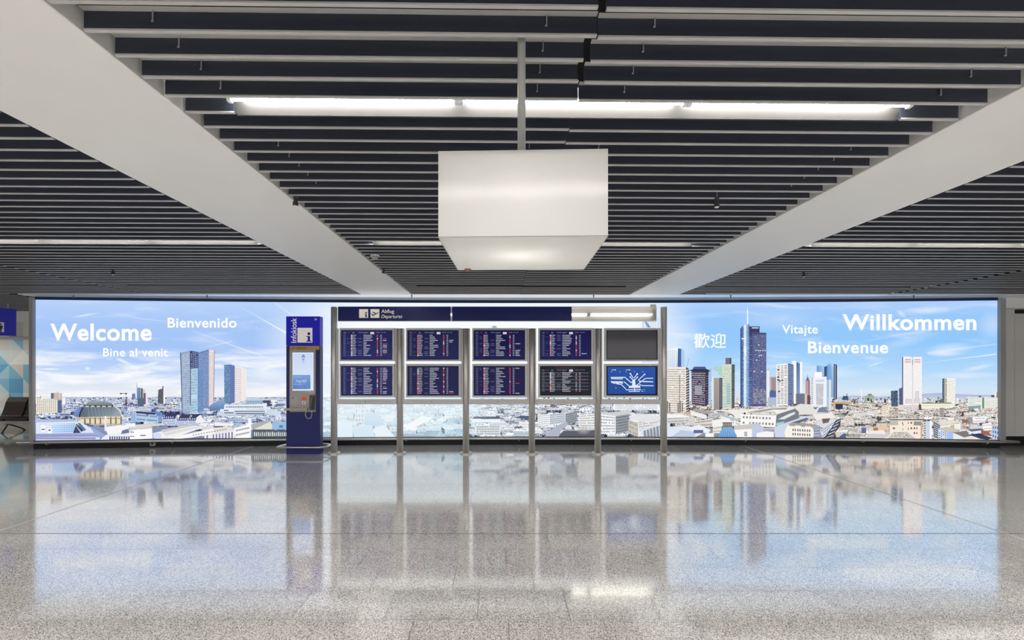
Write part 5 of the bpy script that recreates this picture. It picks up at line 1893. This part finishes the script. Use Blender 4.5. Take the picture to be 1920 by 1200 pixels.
def key_mark(q):
    q.poly([(569, 754.2), (570.3, 752.8), (571.7, 754.2), (571, 755.4), (569.6, 755.4)], (30, 30, 34), 1)
    q.rect(569.9, 755.2, 570.9, 757.4, (30, 30, 34), 1)


kflat('key_symbol', key_mark, off=0.0150, parent=pl_)
# shelf
bm = bmesh.new()
box(bm, (kx(537), DK - 0.085, kz(769.2)), (kx(578.5), DK - 0.0122, kz(764.8)), bevel=0.006)
put('shelf', bm, M_fascia, kiosk)
# cradle and handset with cord
bm = bmesh.new()
box(bm, (kx(580.8), DK - 0.02, kz(769)), (kx(591.4), DK - 0.0122, kz(740.5)), bevel=0.003)
put('cradle', bm, mat('dark_cradle', (0.09, 0.085, 0.08), 0.5), kiosk)
hand = smooth_path([(kx(587.6), DK - 0.045, kz(743.4)), (kx(587.2), DK - 0.07, kz(748)), (kx(586.5), DK - 0.075, kz(755)), (kx(585.6), DK - 0.07, kz(762)), (kx(585.2), DK - 0.045, kz(767))], 6)
bm = bmesh.new()
tube(bm, hand, 0.021, 12)
for pp in (hand[0], hand[-1]):
    bmesh.ops.create_uvsphere(bm, u_segments=14, v_segments=10, radius=0.031, matrix=Matrix.Translation(pp + Vector((0, 0.002, 0))) @ Matrix.Diagonal((1.05, .75, .85, 1)))
put('handset', bm, M_grey_pl if False else mat('handset_grey', (0.10, 0.10, 0.105), 0.4), kiosk, True)
bm = bmesh.new()
tube(bm, smooth_path([(kx(579.5), DK - 0.02, kz(762)), (kx(576), DK - 0.05, kz(771)), (kx(575), DK - 0.06, kz(777)), (kx(577.5), DK - 0.06, kz(782.5)), (kx(581.5), DK - 0.06, kz(784.3)),
                      (kx(585.5), DK - 0.06, kz(782)), (kx(587), DK - 0.06, kz(775)), (kx(586), DK - 0.055, kz(768))], 8), 0.006, 8)
put('cord', bm, mat('pale_cord', (0.62, 0.60, 0.56), 0.4), kiosk, True)
# bumper loop around the foot
yf, yb_ = DK - 0.055, DK + 0.36
loop = [(kx(524), yf, .13), (kx(603), yf, .13), (kx(611), DK + 0.05, .13), (kx(612.5), DK + 0.16, .13), (kx(609), DK + 0.28, .13), (kx(600), yb_, .13),
        (kx(534), yb_, .13), (kx(525), DK + 0.28, .13), (kx(520), DK + 0.12, .13), (kx(519.8), DK + 0.0, .13)]
bm = bmesh.new()
tube(bm, loop, 0.017, 12, closed=True)
lp = put('bumper_loop', bm, M_rail, kiosk, True)
for px in (558, 582):
    bm = bmesh.new()
    tube(bm, [(kx(px), yf, .13), (kx(px), DK + 0.005, .13)], 0.010, 8)
    put('loop_bracket', bm, M_rail, lp, True)
bm = bmesh.new()
box(bm, (KX0 + 0.01, DK + 0.16, 0.0), (KX1 - 0.01, DK + 0.20, kz(830)), bevel=0.003)
put('rear_foot', bm, M_navy, kiosk)

# ---------------------------------------------------------------- waiting area behind the left end of the wall
DW = 12.55
zt = CAM_H + H
bm = bmesh.new()
box(bm, (-17, DW, 0.16), (-8.6, DW + 0.2, 3.0))
wl = put('wall_back', bm, mat('pale_wall', (0.80, 0.80, 0.77), 0.6))
tag(wl, 'back wall behind the benches covered with blue and white triangles', 'wall', kind='structure')
q = Print(lambda x, y, o: (x, DW - 0.0015 - o, y), 0.0005)
cell = 0.362
RT = random.Random(5)
cols_ = [(212, 216, 210), (196, 212, 214), (160, 200, 212), (124, 182, 206), (88, 158, 196), (58, 136, 184), (228, 227, 220), (206, 202, 196)]
for i in range(14):
    for j in range(8):
        x0_, z0_ = -13.6 + i * cell + 0.02, 0.20 + j * cell - 0.02
        if x0_ + cell > -8.65 or z0_ + cell > 3.0:
            continue
        blue = max(0, min(1, (2.1 - z0_) / 2.0 + (-11.9 - x0_) * 0.06))
        for tri in (0, 1):
            k = RT.random()
            if k < blue * .75:
                c_ = cols_[min(5, 2 + int(blue * 3 * RT.random() + .8))]
            else:
                c_ = RT.choice([cols_[0], cols_[6], cols_[7], cols_[1]])
            diag = (i + j) % 2
            A_, B_, C_, D_ = (x0_, z0_), (x0_ + cell, z0_), (x0_ + cell, z0_ + cell), (x0_, z0_ + cell)
            t_ = ((A_, B_, C_), (A_, C_, D_)) if diag else ((A_, B_, D_), (B_, C_, D_))
            q.poly(list(t_[tri]), c_, 1)
q.build('triangle_pattern', [M_paint], wl)
bm = bmesh.new()
box(bm, (-17, DW - 0.01, 0.0), (-8.6, DW + 0.2, 0.16))
bb = put('baseboard_back', bm, mat('taupe_base', (0.30, 0.27, 0.24), 0.5))
tag(bb, 'taupe baseboard under the triangle patterned wall', 'baseboard', kind='structure')
bm = bmesh.new()
box(bm, (-17, DW - 0.05, CAM_H + (683 - 636.5) / F_PX * 12.5), (-8.6, DW - 0.003, CAM_H + (683 - 631.5) / F_PX * 12.5))
tr = put('trim_1', bm, M_greypost)
tag(tr, 'grey horizontal trim across the triangle patterned wall', 'trim', kind='structure')

# blue lift sign
sroot = thing('wayfinding_sign', 'dark blue lift sign with white person pictogram, cut by the left edge', 'sign', (0, 0, 0))
s1, s0 = P(30.8, 580, 10.6), P(-30, 573.5, 10.1)
zt_, zb_ = CAM_H + (683 - 579.8) / F_PX * 10.6, CAM_H + (683 - 630) / F_PX * 10.6
ang = math.atan2(s1.y - s0.y, s1.x - s0.x)
wS = math.hypot(s1.x - s0.x, s1.y - s0.y)
sroot.location = (s0.x, s0.y, zb_)
sroot.rotation_euler = (0, 0, ang)
hS = zt_ - zb_
bm = bmesh.new()
box(bm, (0, 0, 0), (wS, 0.10, hS), bevel=0.003)
put('sign_box', bm, mat('sign_blue', (0.003, 0.004, 0.14), 0.5, emit=(0.0015, 0.002, 0.12), power=.8), sroot)
q = Print(lambda x, y, o: (wS + (x - 30.8) * 0.0115, -0.001 - o, (630 - y) * 0.0115), 0.0006)
Wc = (228, 228, 236)
q.rect(-18, 606, 12.6, 624, Wc, 1)
q.poly([(0, 600), (3.2, 596.8), (6.4, 600), (5.6, 600.8), (3.8, 599.2), (3.8, 603), (2.6, 603), (2.6, 599.2), (.8, 600.8)], Wc, 1)
q.poly([(-12, 597), (-8.8, 602), (-9.8, 602.8), (-11.4, 601), (-11.4, 603.4), (-12.6, 603.4), (-12.6, 601)], Wc, 1)
nv = (12, 14, 90)
for cx_ in (7.4, -1.6, -10.4):
    q.poly([(cx_ + 1.7 * math.cos(k * .524), 609.5 + 1.7 * math.sin(k * .524)) for k in range(12)], nv, 2)
    q.poly([(cx_ - 3.2, 612), (cx_ + 3.2, 612), (cx_ + 3.4, 618), (cx_ + 2.3, 618), (cx_ + 2, 614), (cx_ + 1.7, 624), (cx_ + .3, 624), (cx_, 618.5), (cx_ - .3, 624), (cx_ - 1.7, 624),
            (cx_ - 2, 614), (cx_ - 2.3, 618), (cx_ - 3.4, 618)], nv, 2)
q.build('pictogram', [M_paint], sroot)
bm = bmesh.new()
for xx in (0.12, wS - 0.12):
    lathe(bm, [(0.012, hS - 0.002), (0.012, zt - zb_ + 0.0)], xx, 0.05, 12)
put('hanger_rod', bm, M_grey_pl, sroot)

# bench with dark leather backs
DBn = 11.95
b0 = thing('waiting_bench', 'airport waiting bench with dark brown padded seats at the left edge', 'bench', (P(35, 780, DBn).x, DBn, 0))
wseat = 0.56
bz0 = CAM_H - (782 - 683) / F_PX * DBn
ox = b0.location.x
for i in range(3):
    xs_ = P(36, 0, DBn).x - ox + (i - 1) * 0.565
    bm = bmesh.new()
    prof = [(-0.02, 0.005), (0.00, 0.03), (0.035, 0.16), (0.075, 0.36), (0.115, 0.46), (0.135, 0.47), (0.14, 0.455), (0.11, 0.36), (0.075, 0.16), (0.04, 0.02), (0.02, -0.01), (-0.01, -0.01)]
    A = [bm.verts.new((xs_ + 0.02 + p[0] * 0.6, p[0] + 0.10, bz0 + p[1])) for p in prof]
    B = [bm.verts.new((xs_ + 0.525 + p[0] * 0.6, p[0] + 0.10, bz0 + p[1])) for p in prof]
    for k in range(len(prof)):
        j = (k + 1) % len(prof)
        bm.faces.new((A[k], A[j], B[j], B[k]))
    bm.faces.new(A[::-1])
    bm.faces.new(B)
    bmesh.ops.recalc_face_normals(bm, faces=bm.faces[:])
    put('backrest', bm, M_leather, b0, False)
    bm = bmesh.new()
    box(bm, (xs_ + 0.01, -0.36, bz0 - 0.05), (xs_ + 0.53, 0.10, bz0 - 0.002), bevel=0.018, seg=3)
    put('seat', bm, M_leather, b0)
    bm = bmesh.new()
    box(bm, (xs_ + 0.07, -0.1, bz0 - 0.09), (xs_ + 0.11, 0.1, bz0 - 0.052))
    box(bm, (xs_ + 0.42, -0.1, bz0 - 0.09), (xs_ + 0.46, 0.1, bz0 - 0.052))
    put('seat_bracket', bm, M_alu, b0)
bm = bmesh.new()
box(bm, (-1.0, -0.045, bz0 - 0.16), (1.9, 0.045, bz0 - 0.0905), bevel=0.006)
put('beam_bar', bm, M_alu, b0)
for xx in (-0.22, 1.5):
    bm = bmesh.new()
    tube(bm, [(xx - 0.12, -0.02, bz0 - 0.15), (xx - 0.02, -0.02, bz0 - 0.18), (xx + 0.10, -0.25, 0.05), (xx + 0.11, -0.29, 0.012)], 0.016, 10)
    tube(bm, [(xx - 0.12, 0.02, bz0 - 0.15), (xx - 0.02, 0.02, bz0 - 0.18), (xx + 0.10, 0.22, 0.05), (xx + 0.11, 0.26, 0.012)], 0.016, 10)
    put('leg', bm, M_dark, b0, True)
    bm = bmesh.new()
    for yy in (-0.29, 0.26):
        lathe(bm, [(0.028, 0.0), (0.028, 0.012), (0.018, 0.02)], xx + 0.11, yy, 14)
    put('leg_foot', bm, M_dark, b0)

# ---------------------------------------------------------------- grey wall at the right end
dR = 9.84
xr0, xr1 = XR + 0.108, P(1902.6, 0, dR).x
zb1, zt1 = CAM_H - (818 - 683) / F_PX * dR, 2.735
M_gw = mat('grey_wall_panel', (0.62, 0.605, 0.58), 0.5, noise=0.03, nscale=2)
bm = bmesh.new()
box(bm, (xr0, dR, zb1), (xr1 - 0.003, dR + 0.2, zt1))
box(bm, (xr1 + 0.003, dR, zb1), (xr1 + 1.2, dR + 0.2, CAM_H + (683 - 588) / F_PX * dR))
box(bm, (xr1 + 1.206, dR, zb1), (17.0, dR + 0.2, CAM_H + (683 - 588) / F_PX * dR))
wr = put('wall_right', bm, M_gw)
tag(wr, 'grey panelled wall at the right end of the photo wall', 'wall', kind='structure')
bm = bmesh.new()
box(bm, (xr0, dR + 0.06, 0.0), (17.0, dR + 0.22, zb1))
box(bm, (xr1, dR + 0.06, CAM_H + (683 - 588) / F_PX * dR), (17.0, dR + 0.22, zt1))
tr = put('trim_2', bm, M_black)
tag(tr, 'black recess strips above and below the grey panelled wall', 'trim', kind='structure')
bm = bmesh.new()
box(bm, (xr0 - 0.1, 9.62, zt1), (17.0, 10.3, ZC - 0.001))
so = put('ceiling_bulkhead', bm, M_white)
tag(so, 'low white bulkhead over the grey panelled wall at the right', 'bulkhead', kind='structure')
